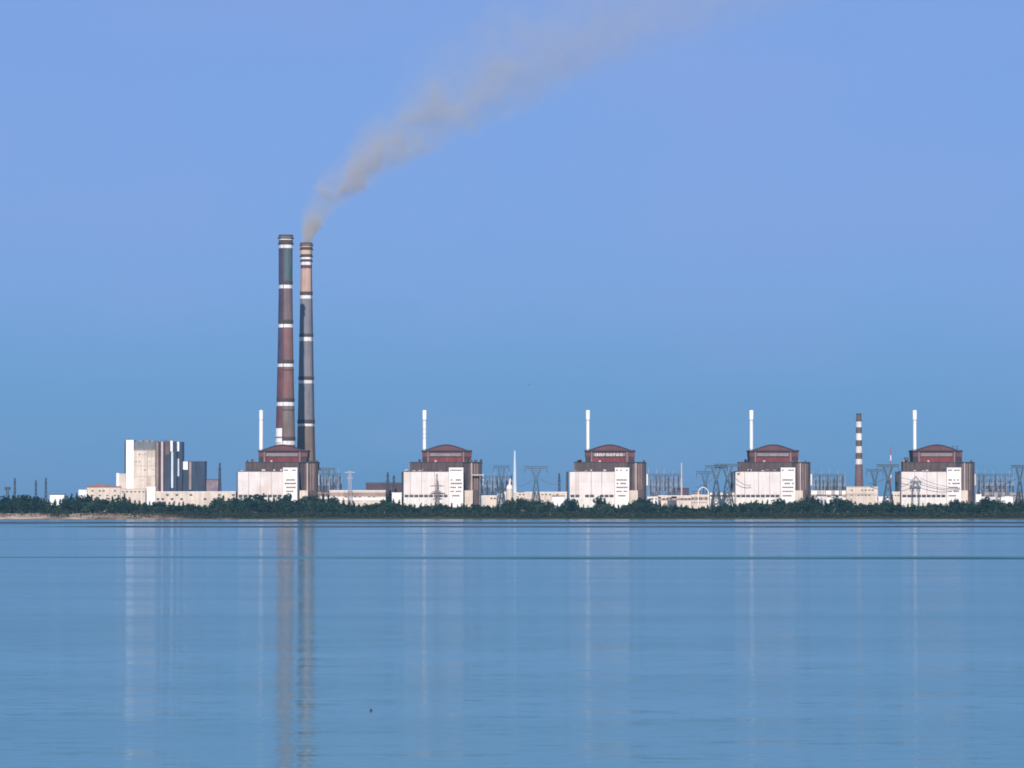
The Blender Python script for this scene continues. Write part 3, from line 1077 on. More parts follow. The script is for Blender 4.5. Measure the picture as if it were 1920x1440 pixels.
lowrise('low pale building at right foot of the fourth reactor building', 1521, 1586, 919.8, 4612, 18, M_ANNEX, M_BWHITE, rows=((929, 931.5),), cols=9, skip=.2, seed=17, bands=((927, 932.6, M_BROWNWALL),))
lowrise('cream building at the foot of the striped chimney', 1587, 1646, 912.2, 4616, 22, M_CREAM, M_BEIGE, rows=((918, 920), (927.4, 929.2)), cols=9, skip=.4, seed=18, bands=((924.8, 929.6, M_BEIGE),))
lowrise('small pinkish building left of the rightmost reactor building', 1671, 1687, 922, 4610, 12, M_CREAM, M_ANNEX, rows=((928, 930),), cols=3, skip=.2, seed=19)
lowrise('low white annex between striped chimney and rightmost reactor building', 1647, 1670.5, 931, 4604, 10, M_ANNEX, M_BWHITE, seed=20)
lowrise('long grey building at the right edge of the plant', 1838, 1940, 922.6, 4614, 20, mat('dull_grey_wall', (0.32, 0.29, 0.29), var=.15, streak=.15), M_GALV, rows=((928.5, 930),), cols=12, skip=.5, seed=21)
lowrise('bright white hut before the long grey building at right edge', 1877, 1899, 931.6, 4590, 8, M_BWHITE, M_ANNEX, seed=22, name='white_hut')
lowrise('small white hut at right foot of the rightmost reactor building', 1829.5, 1840, 926.5, 4598, 8, M_BWHITE, M_ANNEX, seed=23, name='white_hut')
lowrise('low dark block behind the switchyard right of the middle reactor building', 1257, 1292, 914.5, 4670, 20, mat('dark_plum_wall', (0, 0, 0)), M_ROOFDARK, seed=24, name='dark_low_building')

lowrise('pale control hut low in the switchyard right of the second reactor building', 906, 931, 929, 4598, 8, M_CREAM, M_ANNEX, rows=((933, 936),), cols=4, skip=.2, seed=31, name='control_hut')
lowrise('pinkish control hut at right foot of the middle reactor building', 1214, 1233, 930.5, 4600, 8, M_ANNEX, M_CREAM, rows=((934, 936.5),), cols=3, skip=.1, seed=32, name='control_hut')
lowrise('taupe two storey hut between the arched frame and the overlapping pylons', 1300, 1316, 921, 4630, 10, M_TAUPE, M_ROOFDARK, rows=((924, 926),), cols=3, skip=.1, seed=33, name='control_hut')
lowrise('brownish low store right of the leftmost reactor building behind the gantry', 596, 617, 921, 4620, 10, M_BROWNWALL, M_ROOFDARK, rows=((926, 928),), cols=3, skip=.1, seed=34, name='low_store')
lowrise('grey relay house behind the gantry right of the fourth reactor building', 1540, 1572, 909, 4680, 10, M_SLATE, M_ROOFDARK, rows=((912, 914),), cols=5, skip=.2, seed=35, name='relay_house')
lowrise('grey relay house behind the gantry right of the rightmost reactor building', 1846, 1884, 911, 4680, 10, M_SLATE, M_ROOFDARK, rows=((914, 916),), cols=5, skip=.2, seed=36, name='relay_house')

# ------------------------------------------------------------------ tanks, mast, arch
def tank(label, px0, px1, py, Y, m=None):
    r = (X(px1, Y) - X(px0, Y)) / 2
    root = empty('storage_tank', (X((px0 + px1) / 2, Y), Y, 4), label, 'tank')
    h = Z(py, Y) - 4
    MB().lathe([(r, 0), (r, h * .86)], 20).build('shell', m or M_CREAM, root, smooth=True)
    MB().lathe([(r + .15, h * .86), (r * .8, h * .95), (r * .3, h), (.05, h)], 20).build('roof', M_ANNEX, root)
    return root


tank('cream cylindrical tank beside the tall pale mast', 949, 961.4, 908, 4602)
tank('small white tank above the switchyard left of the pale mast', 954, 961, 897, 4640, M_BWHITE)


def mast(label, px, py, Y, r0, r1, m, name='mast', cat='mast', parts=(), group=None):
    root = empty(name, (X(px, Y), Y, 4), label, cat, group)
    h = Z(py, Y) - 4
    MB().lathe([(r0, 0), (r0 * .8 + r1 * .2, h * .45), (r1, h)], 10).build('pole', m, root, smooth=True)
    for f, r, hh, mm in parts:
        MB().lathe([(r, h * f), (r, h * f + hh)], 10).build('collar', mm, root)
    return root


mast('tall pale tapered mast between the second and middle reactor buildings', 965.2, 845, 4630, 2.4, .9, M_PALEBLUE, 'pale_mast', parts=((.46, 2.2, .8, M_PALEBLUE),))
mast('pale slim mast at right end of the switchyard beside the middle reactor building', 1278, 868, 4640, 1.0, .7, M_PIPE, 'pale_mast', parts=((.74, 1.0, .5, M_GALV),))
mast('thin red and white mast left of the rightmost reactor building', 1670.2, 838, 4720, .7, .35, M_REDPAINT, 'red_mast', parts=((.55, .75, 7, M_BWHITE), (.80, .6, 6, M_BWHITE)))

ar = empty('arched_frame', (X(1319, 4600), 4600, 4), 'pale arched frame above the low building left of the fourth reactor building', 'arch')
prev = None
for k in range(13):
    t = k / 12
    p = (X(1309 + 19 * t, 4600) - ar.location.x, 0, Z(926 - 12.5 * math.sin(math.pi * (.08 + .84 * t)) ** .7, 4600) - 4)
    if prev:
        MB().bar(prev, p, .55).build('arch_segment', M_ANNEX, ar)
    prev = p
for s in (0, 1):
    xq = X(1309 + 19 * s, 4600) - ar.location.x
    MB().box(xq - .5, xq + .5, -.5, .5, 0, Z(922, 4600) - 4).build('post', M_ANNEX, ar)


# ------------------------------------------------------------------ lattice pylons
def lattice(mb, a0, a1, b0, b1, z0, z1, n, r):
    """X bracing on four faces of a tapering tower; a = half widths in x, b in y."""
    for k in range(n):
        t0, t1 = k / n, (k + 1) / n
        xa, xb = a0 + (a1 - a0) * t0, a0 + (a1 - a0) * t1
        ya, yb = b0 + (b1 - b0) * t0, b0 + (b1 - b0) * t1
        za, zb_ = z0 + (z1 - z0) * t0, z0 + (z1 - z0) * t1
        for sy in (-1, 1):
            mb.bar((-xa, sy * ya, za), (xb, sy * yb, zb_), r)
            mb.bar((xa, sy * ya, za), (-xb, sy * yb, zb_), r)
            mb.bar((-xb, sy * yb, zb_), (xb, sy * yb, zb_), r)
        for sx in (-1, 1):
            mb.bar((sx * xa, -ya, za), (sx * xb, yb, zb_), r)
            mb.bar((sx * xa, ya, za), (sx * xb, -yb, zb_), r)


def wineglass(label, px, Y, py_arm, arm_px, base_px, waist_py, m=M_STEEL, fat=.5, rot=0.0, group='lattice power pylons'):
    """Wine-glass pylon: four legs, a waist, two spreading forks and one wide crossarm."""
    k = Y / F
    root = empty('power_pylon', (X(px, Y), Y, 4), label, 'pylon', group)
    root.rotation_euler.z = rot
    za, zw = Z(py_arm, Y) - 4, Z(waist_py, Y) - 4
    hb, hw, ha = base_px * k / 2, 1.1, arm_px * k / 2
    for sx in (-1, 1):
        for sy in (-1, 1):
            MB().bar((sx * hb, sy * hb * .8, 0), (sx * hw, sy * hw, zw), fat * 1.2, fat).build('leg', m, root)
    mb = MB()
    lattice(mb, hb, hw, hb * .8, hw, 0, zw, 5, fat * .6)
    mb.build('bracing', m, root)
    hf = ha * .42
    for sx in (-1, 1):
        mb = MB()
        for sy in (-1, 1):
            mb.bar((sx * hw * .8, sy * hw, zw), (sx * hf, sy * .9, za - 2.2), fat)
            mb.bar((sx * hw * .2, sy * hw, zw + 1.5), (sx * hf * .66, sy * .9, za - 2.2), fat * .8)
            for q in range(4):
                t = q / 4
                mb.bar((sx * (hw * .8 + (hf - hw * .8) * t), sy, zw + (za - 2.2 - zw) * t),
                       (sx * (hw * .2 + (hf * .66 - hw * .2) * (t + .2)), sy, zw + (za - 2.2 - zw) * min(1, t + .22)), fat * .5)
        mb.build('fork', m, root)
    mb = MB()
    for sy in (-1, 1):
        mb.bar((-ha, sy * .9, za), (ha, sy * .9, za), fat)
        mb.bar((-ha * .82, sy * .9, za - 2.2), (ha * .82, sy * .9, za - 2.2), fat)
        n = 12
        for q in range(n):
            x0 = -ha * .9 + 1.8 * ha * q / n
            x1 = -ha * .9 + 1.8 * ha * (q + 1) / n
            mb.bar((x0, sy * .9, za if q % 2 else za - 2.2), (x1, sy * .9, za - 2.2 if q % 2 else za), fat * .55)
    mb.build('crossarm', m, root)
    for xx in (-ha * .92, 0, ha * .92):
        MB().bar((xx, 0, za - 2.2), (xx, 0, za - 7.0), .28, n=6).build('insulator_string', M_PORC, root)
    return root, za


wineglass('dark pylon over the switchyard right of the second reactor building', 940, 4590, 873.4, 32, 22, 905)
wineglass('lone pylon with wide flat crossarm between the second and middle reactor buildings', 1005, 4596, 874.6, 46, 24, 899)
wineglass('left one of the overlapping pylons beside the fourth reactor building', 1343, 4594, 873.2, 44, 26, 900, fat=.6)
wineglass('right one of the overlapping pylons beside the fourth reactor building', 1364, 4590, 870.4, 50, 30, 898, fat=.62)
wineglass('dark pylon between striped chimney and rightmost reactor building', 1665, 4592, 871.2, 44, 26, 899, fat=.66)
wineglass('pylon cut by the right edge of the picture', 1912, 4594, 872.6, 34, 20, 902, fat=.6)


wineglass('fainter pylon behind the dark one left of the rightmost reactor building', 1640, 4700, 880, 34, 18, 905, fat=.45)
wineglass('fainter pylon behind the switchyard right of the leftmost reactor building', 612, 4700, 878, 34, 18, 904, fat=.5)
wineglass('fainter pylon standing behind the pair left of the fourth reactor building', 1322, 4720, 884, 34, 18, 908, fat=.45)


def tower(label, px, Y, py_top, base_px, arms, m=M_STEEL, fat=.3, group='lattice power pylons', name='power_pylon', top_w=.5):
    """Slim lattice tower with short crossarms (row, half width in pixels)."""
    k = Y / F
    root = empty(name, (X(px, Y), Y, 4), label, 'pylon', group)
    h = Z(py_top, Y) - 4
    hb = base_px * k / 2
    for sx in (-1, 1):
        for sy in (-1, 1):
            MB().bar((sx * hb, sy * hb, 0), (sx * top_w, sy * top_w, h), fat * 1.2, fat * .8).build('leg', m, root)
    mb = MB()
    lattice(mb, hb, top_w, hb, top_w, 0, h, 9, fat * .6)
    mb.build('bracing', m, root)
    for py, w_ in arms:
        z = Z(py, Y) - 4
        hw = w_ * k
        mb = MB()
        for sy in (-1, 1):
            mb.bar((-hw, 0, z), (0, sy * .7, z + 1.2), fat)
            mb.bar((hw, 0, z), (0, sy * .7, z + 1.2), fat)
        mb.bar((-hw, 0, z), (hw, 0, z), fat)
        mb.build('crossarm', m, root)
    return root


tower('grey lattice pylon standing before the second reactor building', 819.2, 4584, 888.5, 9, ((911.5, 14), (922, 9)), M_TAUPE, fat=.42)
tower('slender dark lattice tower left of the leftmost reactor building', 412, 4660, 868, 7, ((880, 3.4), (890, 2.2)), M_STEELD, fat=.5)
tower('taller of the two dark lattice towers left of the second reactor building', 727, 4640, 885.5, 6, ((893, 3.2), (903, 4)), M_STEELD, fat=.5)
tower('shorter of the two dark lattice towers left of the second reactor building', 738.4, 4650, 891, 6, ((897, 3),), M_STEELD, fat=.45)
tower('dark narrow lattice tower left of the middle reactor building', 1048.6, 4640, 887.5, 5, ((896, 2.2), (903, 3)), M_STEELD, fat=.5)
tower('thin dark lattice mast nearest the left edge', 27.8, 4700, 896.5, 5, ((905, 2.4),), M_STEELD, fat=.36)
tower('thin dark lattice mast, second from the left edge', 67.4, 4700, 900.5, 5, ((908, 3),), M_STEELD, fat=.36)
tower('thin dark lattice mast left of the white shed', 86, 4700, 896.0, 5, ((906, 2.4),), M_STEELD, fat=.36)
tower('pale lattice pylon above the low building right of the leftmost reactor building', 656, 4600, 885, 10, ((886, 10), (897, 6)), M_PIPE, fat=.26, top_w=1.2)
wp = empty('portal_pylon', (X(1717, 4588), 4588, 4), 'dark portal pylon with wide head before the rightmost reactor building', 'pylon', 'lattice power pylons')
kx = 4588 / F
for sx in (-1, 1):
    mb = MB()
    for q in (-1, 1):
        mb.bar((sx * 7 * kx + q * .8, 0, 0), (sx * 5.5 * kx + q * .5, 0, Z(905, 4588) - 4), .34)
    MB_ = mb
    MB_.build('leg', M_STEEL, wp)
mb = MB()
for z_, hw in ((905, 10.5), (902, 10.5)):
    mb.bar((-hw * kx, 0, Z(z_, 4588) - 4), (hw * kx, 0, Z(z_, 4588) - 4), .5)
for q in range(10):
    x0 = (-10.5 + 2.1 * q) * kx
    mb.bar((x0, 0, Z(905 if q % 2 else 902, 4588) - 4), (x0 + 2.1 * kx, 0, Z(902 if q % 2 else 905, 4588) - 4), .4)
mb.build('crossarm', M_STEEL, wp)
mb = MB()
for sx in (-1, 1):
    mb.bar((sx * 8 * kx, 0, Z(902, 4588) - 4), (0, 0, Z(893, 4588) - 4), .42)
    mb.bar((sx * 4 * kx, 0, Z(902, 4588) - 4), (0, 0, Z(893, 4588) - 4), .3)
mb.build('peak', M_STEEL, wp)
for a in (-9, -3, 3, 9):
    MB().bar((a * kx, 0, Z(905, 4588) - 4), (a * kx, 0, Z(910.5, 4588) - 4), .42, n=6).build('insulator_string', M_PORC, wp)
tp = empty('substation_sign_post', (X(14, 4700), 4700, 4), 'small dark boxy gantry head at the left edge above the trees', 'gantry')
MB().box(-3.4, 3.4, 0, 2, Z(918.5, 4700) - 4, Z(913, 4700) - 4).build('head', M_STEELD, tp)
for q in (-1.8, 0.2):
    MB().box(q, q + 1.2, .4, 1.6, 0, Z(918.5, 4700) - 4.0).build('post', M_STEELD, tp)


def cable(label, a, b, sag, r=.16, n=14):
    mb = MB()
    a, b = Vector(a), Vector(b)
    prev = None
    for k in range(n + 1):
        t = k / n
        p = a.lerp(b, t) - Vector((0, 0, sag * 4 * t * (1 - t)))
        if prev is not None:
            mb.bar(prev, p, r)
        prev = p
    o = mb.build('power_line', M_CABLE)
    return tag(o, label, 'cable', 'overhead power lines')


cable('upper wire sagging from the dark pylon to the portal pylon', at(1667, 886, 4590), at(1712, 900, 4588), 1.5, .3)
cable('upper wire drooping across the rightmost white wall towards the right', at(1726, 897, 4588), at(1800, 914, 4595), 2.5, .3)
cable('lower wire drooping across the rightmost white wall towards the right', at(1727, 904, 4588), at(1800, 915.5, 4595), 3.0, .3)
cable('wire drooping from the portal pylon left towards the small pinkish building', at(1708, 904, 4588), at(1684, 914, 4592), 1.0, .3)
cable('wire sagging from the right overlapping pylon over the fourth white wall', at(1380, 898, 4590), at(1408, 910, 4596), 2.2, .34)
cable('wire from lone pylon down towards the middle reactor building', at(1012, 897, 4594), at(1044, 908, 4600), 2.0, .3)
cable('wire from lone pylon down left towards the pale mast', at(1000, 899, 4594), at(968, 912, 4600), 2.0, .3)
cable('wire climbing from the right edge pylon down to the switchyard', at(1905, 897, 4594), at(1862, 912, 4620), 2.0, .3)
cable('wire from the dark pylon down left to the cream building', at(1660, 897, 4592), at(1628, 907, 4612), 1.2, .34)
cable('wire from left overlapping pylon down left to the arched frame', at(1336, 898, 4594), at(1306, 914, 4600), 1.2, .4)


# ------------------------------------------------------------------ switchyards
def yard(where, px0, px1, py_top, Y, ncol, seed, beams=2):
    rd = random.Random(seed)
    x0 = X(px0, Y)
    root = empty('switchyard_gantry', (x0, Y, 4), 'pale steel switchyard gantry %s' % where, 'gantry', 'switchyard gantries')
    W = X(px1, Y) - x0
    h = Z(py_top, Y) - 4
    for k in range(ncol):
        xx = W * (k + (rd.uniform(-.25, .25) if 0 < k < ncol - 1 else 0)) / (ncol - 1)
        hk = h * (1.0 if k % 2 == 0 else .90) + rd.uniform(-3.5, .8)
        mb = MB()
        mb.bar((xx - .7, 0, 0), (xx - .25, 0, hk), .24)
        mb.bar((xx + .7, 0, 0), (xx + .25, 0, hk), .24)
        for q in range(6):
            t0, t1 = q / 6, (q + 1) / 6
            s = 1 if q % 2 else -1
            mb.bar((xx + s * (.7 - .45 * t0), 0, hk * t0), (xx - s * (.7 - .45 * t1), 0, hk * t1), .16)
        mb.build('column', M_GALV, root)
    for q_ in range(beams):
        z = h * (.90 - .22 * q_)
        mb = MB()
        mb.bar((0, 0, z), (W, 0, z), .42)
        mb.bar((0, 0, z - 1.7), (W, 0, z - 1.7), .42)
        n = ncol * 3
        for k in range(n):
            a, b = W * k / n, W * (k + 1) / n
            mb.bar((a, 0, z if k % 2 else z - 1.7), (b, 0, z - 1.7 if k % 2 else z), .17)
        mb.build('beam', M_STEEL if q_ == 0 else M_GALV, root)
        for k in range(ncol * 2):
            xx = W * (k + .5) / (ncol * 2)
            MB().bar((xx, 0, z - 1.7), (xx + rd.uniform(-.6, .6), .3, z - 1.7 - rd.uniform(2.2, 4.5)), .26, n=6).build('insulator_string', M_PORC, root)
    return root


YARDS = [('right of the leftmost reactor building', 598, 640, 879, 8), ('right of the second reactor building', 900, 962, 884, 10),
         ('right of the middle reactor building', 1216, 1277, 880, 9), ('right of the fourth reactor building', 1524, 1584, 881, 9),
         ('right of the rightmost reactor building', 1831, 1900, 880, 10)]
trafo = None
for q, (wh, a, b, t, n) in enumerate(YARDS):
    yard(wh, a, b, t, 4640, n, 50 + q, 2)
    yard('set further back, ' + wh, a + 3, b - 2, t + 12, 4690, n - 2, 70 + q, 1)
    rd = random.Random(90 + q)
    # breaker columns: dark porcelain posts on pale stands
    for k in range(7):
        px = a + (b - a) * (k + .5 + rd.uniform(-.2, .2)) / 7
        hz = Z(rd.choice([890, 893, 897, 900]), 4625) - 4
        o = empty('breaker_column', (X(px, 4625), 4625, 4), 'dark insulated breaker column in the switchyard %s' % wh, 'breaker',
                  'breaker columns %s' % wh)
        o['label'] = '%s dark insulated breaker column in the switchyard %s' % (ordinal(k + 1), wh)
        MB().bar((0, 0, 0), (0, 0, hz * .6), .42, .36).build('stand', M_GALV if rd.random() < .6 else M_STEEL, o)
        MB().lathe([(.55, hz * .6), (.75, hz * .66), (.5, hz * .72), (.75, hz * .8), (.5, hz * .86), (.62, hz * .94), (.3, hz)], 8).build('insulator', M_PORC, o)
    for k in range(4 if q != 1 else 7):
        px = a + 2 + (b - a - 6) * (k + .5 + rd.uniform(-.25, .25)) / (4 if q != 1 else 7)
        py = rd.uniform(917, 923) if q != 1 else rd.choice([906, 911, 916, 920])
        h_ = Z(py, 4606) - 4
        wv = rd.uniform(2.0, 3.4)
        o = empty('transformer', (X(px, 4606), 4606, 4), 'pale grey transformer in the switchyard %s' % wh, 'transformer', 'transformers %s' % wh)
        o['label'] = '%s pale grey transformer from left in the switchyard %s' % (ordinal(k + 1), wh)
        MB().box(-wv, wv, 0, 5, 0, h_ * .74).build('tank', M_TRAFO, o)
        for f in range(5):
            xx = -wv * .9 + wv * 1.8 * f / 4.6
            MB().box(xx, xx + .35, -.8, -.01, 1, h_ * .66).build('radiator_fin', M_GALV, o)
        for f in (-.6, 0, .6):
            MB().lathe([(.45, h_ * .74), (.3, h_ * .86), (.4, h_ * .9), (.16, h_)], 8, cx=wv * f, cy=2.5).build('bushing', M_PORC, o)
    # busbar fence-like clutter low in the yard
    mb = MB()
    for k in range(110):
        px = a + (b - a) * rd.random()
        x_ = X(px, 4660)
        mb.bar((x_, 4660 + rd.uniform(-12, 12), 4), (x_, 4660 + rd.uniform(-12, 12), rd.uniform(20, 46)), .26)
    o = mb.build('switchyard_poles_mass', M_GALV)
    o.name = 'busbar_thicket'
    o.data.materials[0] = M_STEEL if q % 2 else M_GALV
    tag(o, 'tangle of thin pale busbar posts in the switchyard %s' % wh, 'busbar', 'busbar posts in the switchyards', 'stuff')


# ------------------------------------------------------------------ trees
def leaf_cloud(blobs, n, size, seed, squash=1.0):
    """Small leaf-clump quads spread through a few overlapping ellipsoids."""
    g = np.random.default_rng(seed)
    vols = np.array([b[3] * b[4] * b[5] for b in blobs]) ** .8
    pick = g.choice(len(blobs), n, p=vols / vols.sum())
    v, f = [], []
    for k in pick:
        cx, cy, cz, rx, ry, rz = blobs[k]
        d = g.normal(size=3)
        d /= np.linalg.norm(d)
        rr = g.uniform(.45, 1.0) ** .6
        c = np.array([cx, cy, cz]) + d * np.array([rx, ry, rz]) * rr
        nrm = d * .6 + g.normal(size=3) * .7
        nrm /= np.linalg.norm(nrm)
        t = np.cross(nrm, g.normal(size=3))
        t /= np.linalg.norm(t)
        u = np.cross(nrm, t)
        s = size * g.uniform(.55, 1.25)
        b = len(v)
        v += [tuple(c + t * s * .5 + u * s * .12), tuple(c + u * s * .5), tuple(c - t * s * .5 - u * s * .1), tuple(c - u * s * .45 + t * s * .1)]
        f.append((b, b + 1, b + 2, b + 3))
    return v, f


def tree_kind(seed, h, w, kind):
    g = random.Random(seed)
    blobs = []
    if kind == 'round':
        for k in range(7):
            an = g.uniform(0, 6.28)
            ro = w * g.uniform(.1, .55)
            z = h * g.uniform(.38, .80)
            s = w * g.uniform(.38, .60)
            blobs.append((ro * math.cos(an), ro * math.sin(an), z, s, s, s * g.uniform(.7, .95)))
        blobs.append((0, 0, h * .85, w * .42, w * .42, h * .14))
    elif kind == 'tall':
        for k in range(6):
            z = h * (.25 + .13 * k)
            s = w * (.62 - .08 * k) * g.uniform(.8, 1.15)
            blobs.append((g.uniform(-.2, .2) * w, g.uniform(-.2, .2) * w, z, s, s, h * .13))
    elif kind == 'spire':
        for k in range(6):
            z = h * (.16 + .15 * k)
            s = w * (.50 - .075 * k)
            blobs.append((g.uniform(-.06, .06) * w, g.uniform(-.06, .06) * w, z, s, s, h * .11))
    else:
        for k in range(6):
            an = g.uniform(0, 6.28)
            ro = w * g.uniform(.1, .7)
            s = w * g.uniform(.35, .55)
            blobs.append((ro * math.cos(an), ro * math.sin(an), h * g.uniform(.3, .62), s, s, h * g.uniform(.25, .38)))
    v, f = leaf_cloud(blobs, 620 if kind != 'bushy' else 480, 1.35, seed)
    mb = MB()
    mb.raw(v, f)
    crown = mb.mesh('crown', M_LEAF)
    tb = MB()
    th = h * (.62 if kind != 'bushy' else .4)
    tb.bar((0, 0, -.6), (0, 0, th), .34, .12, 7)
    for k in range(4):
        an = g.uniform(0, 6.28)
        z = th * g.uniform(.5, .9)
        tb.bar((0, 0, z), (w * .5 * math.cos(an), w * .5 * math.sin(an), z + h * .18), .14, .05, 5)
    return crown, tb.mesh('trunk', M_BARK), h


KINDS = {'round': [tree_kind(100 + k, 18, 6.2, 'round') for k in range(4)], 'tall': [tree_kind(200 + k, 20, 4.8, 'tall') for k in range(3)],
         'spire': [tree_kind(300 + k, 16, 3.6, 'spire') for k in range(2)], 'bushy': [tree_kind(400 + k, 9, 5.2, 'bushy') for k in range(3)]}
PROFILE = [(-40, 930), (0, 930), (30, 928), (55, 926), (75, 931), (95, 936), (110, 938), (124, 928), (140, 925), (165, 926), (178, 931), (195, 934), (215, 930),
           (233, 925), (244, 934), (252, 937), (270, 939), (300, 938), (330, 941), (345, 940), (370, 943.5), (393, 945), (402, 935), (415, 930), (430, 933), (445, 930),
           (460, 931), (475, 925), (490, 924), (500, 929), (520, 931), (535, 926), (542, 923), (550, 934), (556, 937), (565, 931), (580, 926), (600, 925), (617, 925), (626, 930),
           (640, 935), (655, 937), (670, 942), (700, 944), (712, 939), (720, 931), (727, 928), (736, 932), (746, 938), (765, 944), (790, 944), (815, 941), (840, 943), (870, 944),
           (900, 945), (932, 946), (945, 940), (958, 933), (972, 930), (990, 933), (1010, 935), (1030, 936), (1045, 943), (1055, 944), (1065, 932), (1078, 934), (1088, 944), (1116, 945),
           (1124, 930), (1133, 933), (1145, 944), (1165, 946), (1180, 939), (1195, 931), (1215, 932), (1230, 939), (1245, 944), (1260, 946), (1290, 946), (1310, 948), (1330, 946),
           (1356, 943), (1370, 945), (1385, 942), (1400, 938), (1420, 936), (1440, 938), (1460, 932), (1475, 939), (1490, 938), (1515, 928), (1530, 930), (1545, 939), (1558, 936), (1566, 928), (1580, 936),
           (1592, 931), (1605, 942), (1625, 943), (1650, 939), (1665, 935), (1690, 944), (1720, 943), (1750, 941), (1775, 943), (1790, 934), (1810, 937), (1830, 942),
           (1845, 930), (1870, 936), (1895, 939), (1920, 932), (1960, 932)]
PXS, PYS = [p[0] for p in PROFILE], [p[1] for p in PROFILE]
SECT = [(-60, 205, 'at the left end over the sandy bank', 'trees over the sandy bank at left'),
        (205, 395, 'before the tall beige block', 'trees before the tall beige block'),
        (395, 560, 'before the leftmost reactor building', 'trees before the leftmost reactor building'),
        (560, 752, 'between leftmost and second reactor buildings', 'trees between the leftmost and second reactor buildings'),
        (752, 905, 'before the second reactor building', 'trees before the second reactor building'),
        (905, 1063, 'between second and middle reactor buildings', 'trees between the second and middle reactor buildings'),
        (1063, 1215, 'before the middle reactor building', 'trees before the middle reactor building'),
        (1215, 1375, 'between middle and fourth reactor buildings', 'trees between the middle and fourth reactor buildings'),
        (1375, 1520, 'before the fourth reactor building', 'trees before the fourth reactor building'),
        (1520, 1688, 'between fourth and rightmost reactor buildings', 'trees between the fourth and rightmost reactor buildings'),
        (1688, 1830, 'before the rightmost reactor building', 'trees before the rightmost reactor building'),
        (1830, 2000, 'at the right end of the shore belt', 'trees at the right end of the shore')]
TWORD = {'round': 'round dark', 'tall': 'tall dark', 'spire': 'narrow pointed', 'bushy': 'low bushy'}
trd = random.Random(11)
COUNT = {}


def plant(px, py_top, Y, kind, row):
    crown, trunk, h0 = trd.choice(KINDS[kind])
    x = X(px, Y)
    gz = ground_z(x, Y)
    h = max(3.0, Z(py_top, Y) - gz)
    s = h / h0
    name = {'round': 'broadleaf_tree', 'tall': 'broadleaf_tree', 'spire': 'pointed_tree', 'bushy': 'bushy_tree'}[kind]
    for a, b, w_, gname in SECT:
        if a <= px < b:
            break
    COUNT[row, w_] = COUNT.get((row, w_), 0) + 1
    root = empty(name, (x, Y, gz), '%s %s tree, %s from left %s' % (TWORD[kind], row, ordinal(COUNT[row, w_]), w_), 'tree', gname)
    root.rotation_euler.z = trd.uniform(0, 6.28)
    sx = min(max(s, .75), 1.25) * trd.uniform(.95, 1.25)
    root.scale = (sx, sx, s)
    link('crown', crown, root)
    link('trunk', trunk, root)
    return root


px = -22.0
while px < 1944:
    py = float(np.interp(px, PXS, PYS))
    kd = trd.choices(['round', 'tall', 'spire'], [.60, .30, .10])[0]
    plant(px, py + trd.uniform(-1.2, 2.4), trd.uniform(4554, 4575), kd, 'back-row')
    px += trd.uniform(8.2, 11.6)
px = -18.0
while px < 1944:
    py = max(float(np.interp(px, PXS, PYS)) + trd.uniform(4, 10), 938)
    plant(px, min(py, 953), trd.uniform(4526, 4543), trd.choices(['round', 'bushy', 'tall'], [.5, .38, .12])[0], 'front-row')
    px += trd.uniform(17, 24)

# undergrowth that fills the belt, and scrub along the waterline
def mass(name, label, pxr, count, yr, zr, size, seed, material, gate=None, drop=0.0):
    g = np.random.default_rng(seed)
    v, f = [], []
    k = 0
    while k < count:
        p = g.uniform(*pxr)
        y = g.uniform(*yr)
        x = X(p, y)
        if gate and g.random() > gate(p):
            k += 1
            continue
        clump = .5 + .5 * math.sin(x * .23 + 2 * math.sin(x * .051)) * math.sin(x * .087 + 1.3)
        if zr:
            top = zr[0] + (zr[1] - zr[0]) * (.35 + .65 * clump)
        else:
            top = max(3.0, Z(float(np.interp(p, PXS, PYS)) + drop, y) - ground_z(x, y)) * (.8 + .2 * clump)
        z = ground_z(x, y) + g.uniform(0, 1) ** .8 * top
        c = np.array([x, y, z])
        nrm = np.array([0, -.3, .35]) + g.normal(size=3) * .7
        nrm /= np.linalg.norm(nrm)
        t = np.cross(nrm, g.normal(size=3))
        t /= np.linalg.norm(t)
        u = np.cross(nrm, t)
        s = size * g.uniform(.6, 1.3)
        b = len(v)
        v += [tuple(c + t * s * .5), tuple(c + u * s * .5), tuple(c - t * s * .5), tuple(c - u * s * .5)]
        f.append((b, b + 1, b + 2, b + 3))
        k += 1
    mb = MB()
    mb.raw(v, f)
    return tag(mb.build(name, material), label, 'undergrowth', None, 'stuff')


mass('undergrowth', 'dense dark undergrowth filling the tree belt behind the back-row trees', (-260, 2180), 42000, (4576, 4584), None, 1.9, 21, M_LEAF, drop=5.0)
mass('undergrowth', 'dense dark undergrowth between the two rows of trees', (-260, 2180), 32000, (4545, 4552), None, 1.8, 23, M_LEAF, drop=11.0)
mass('shore_scrub', 'low green scrub and reed along the far waterline', (-260, 2180), 32000, (4503, 4530), (1.6, 6.0), 1.4, 22, M_SCRUB,
     gate=lambda p: .30 if p < 95 else (1.0 if 95 <= p < 130 else (.22 if p < 215 else (.55 if p < 330 else 1.0))))


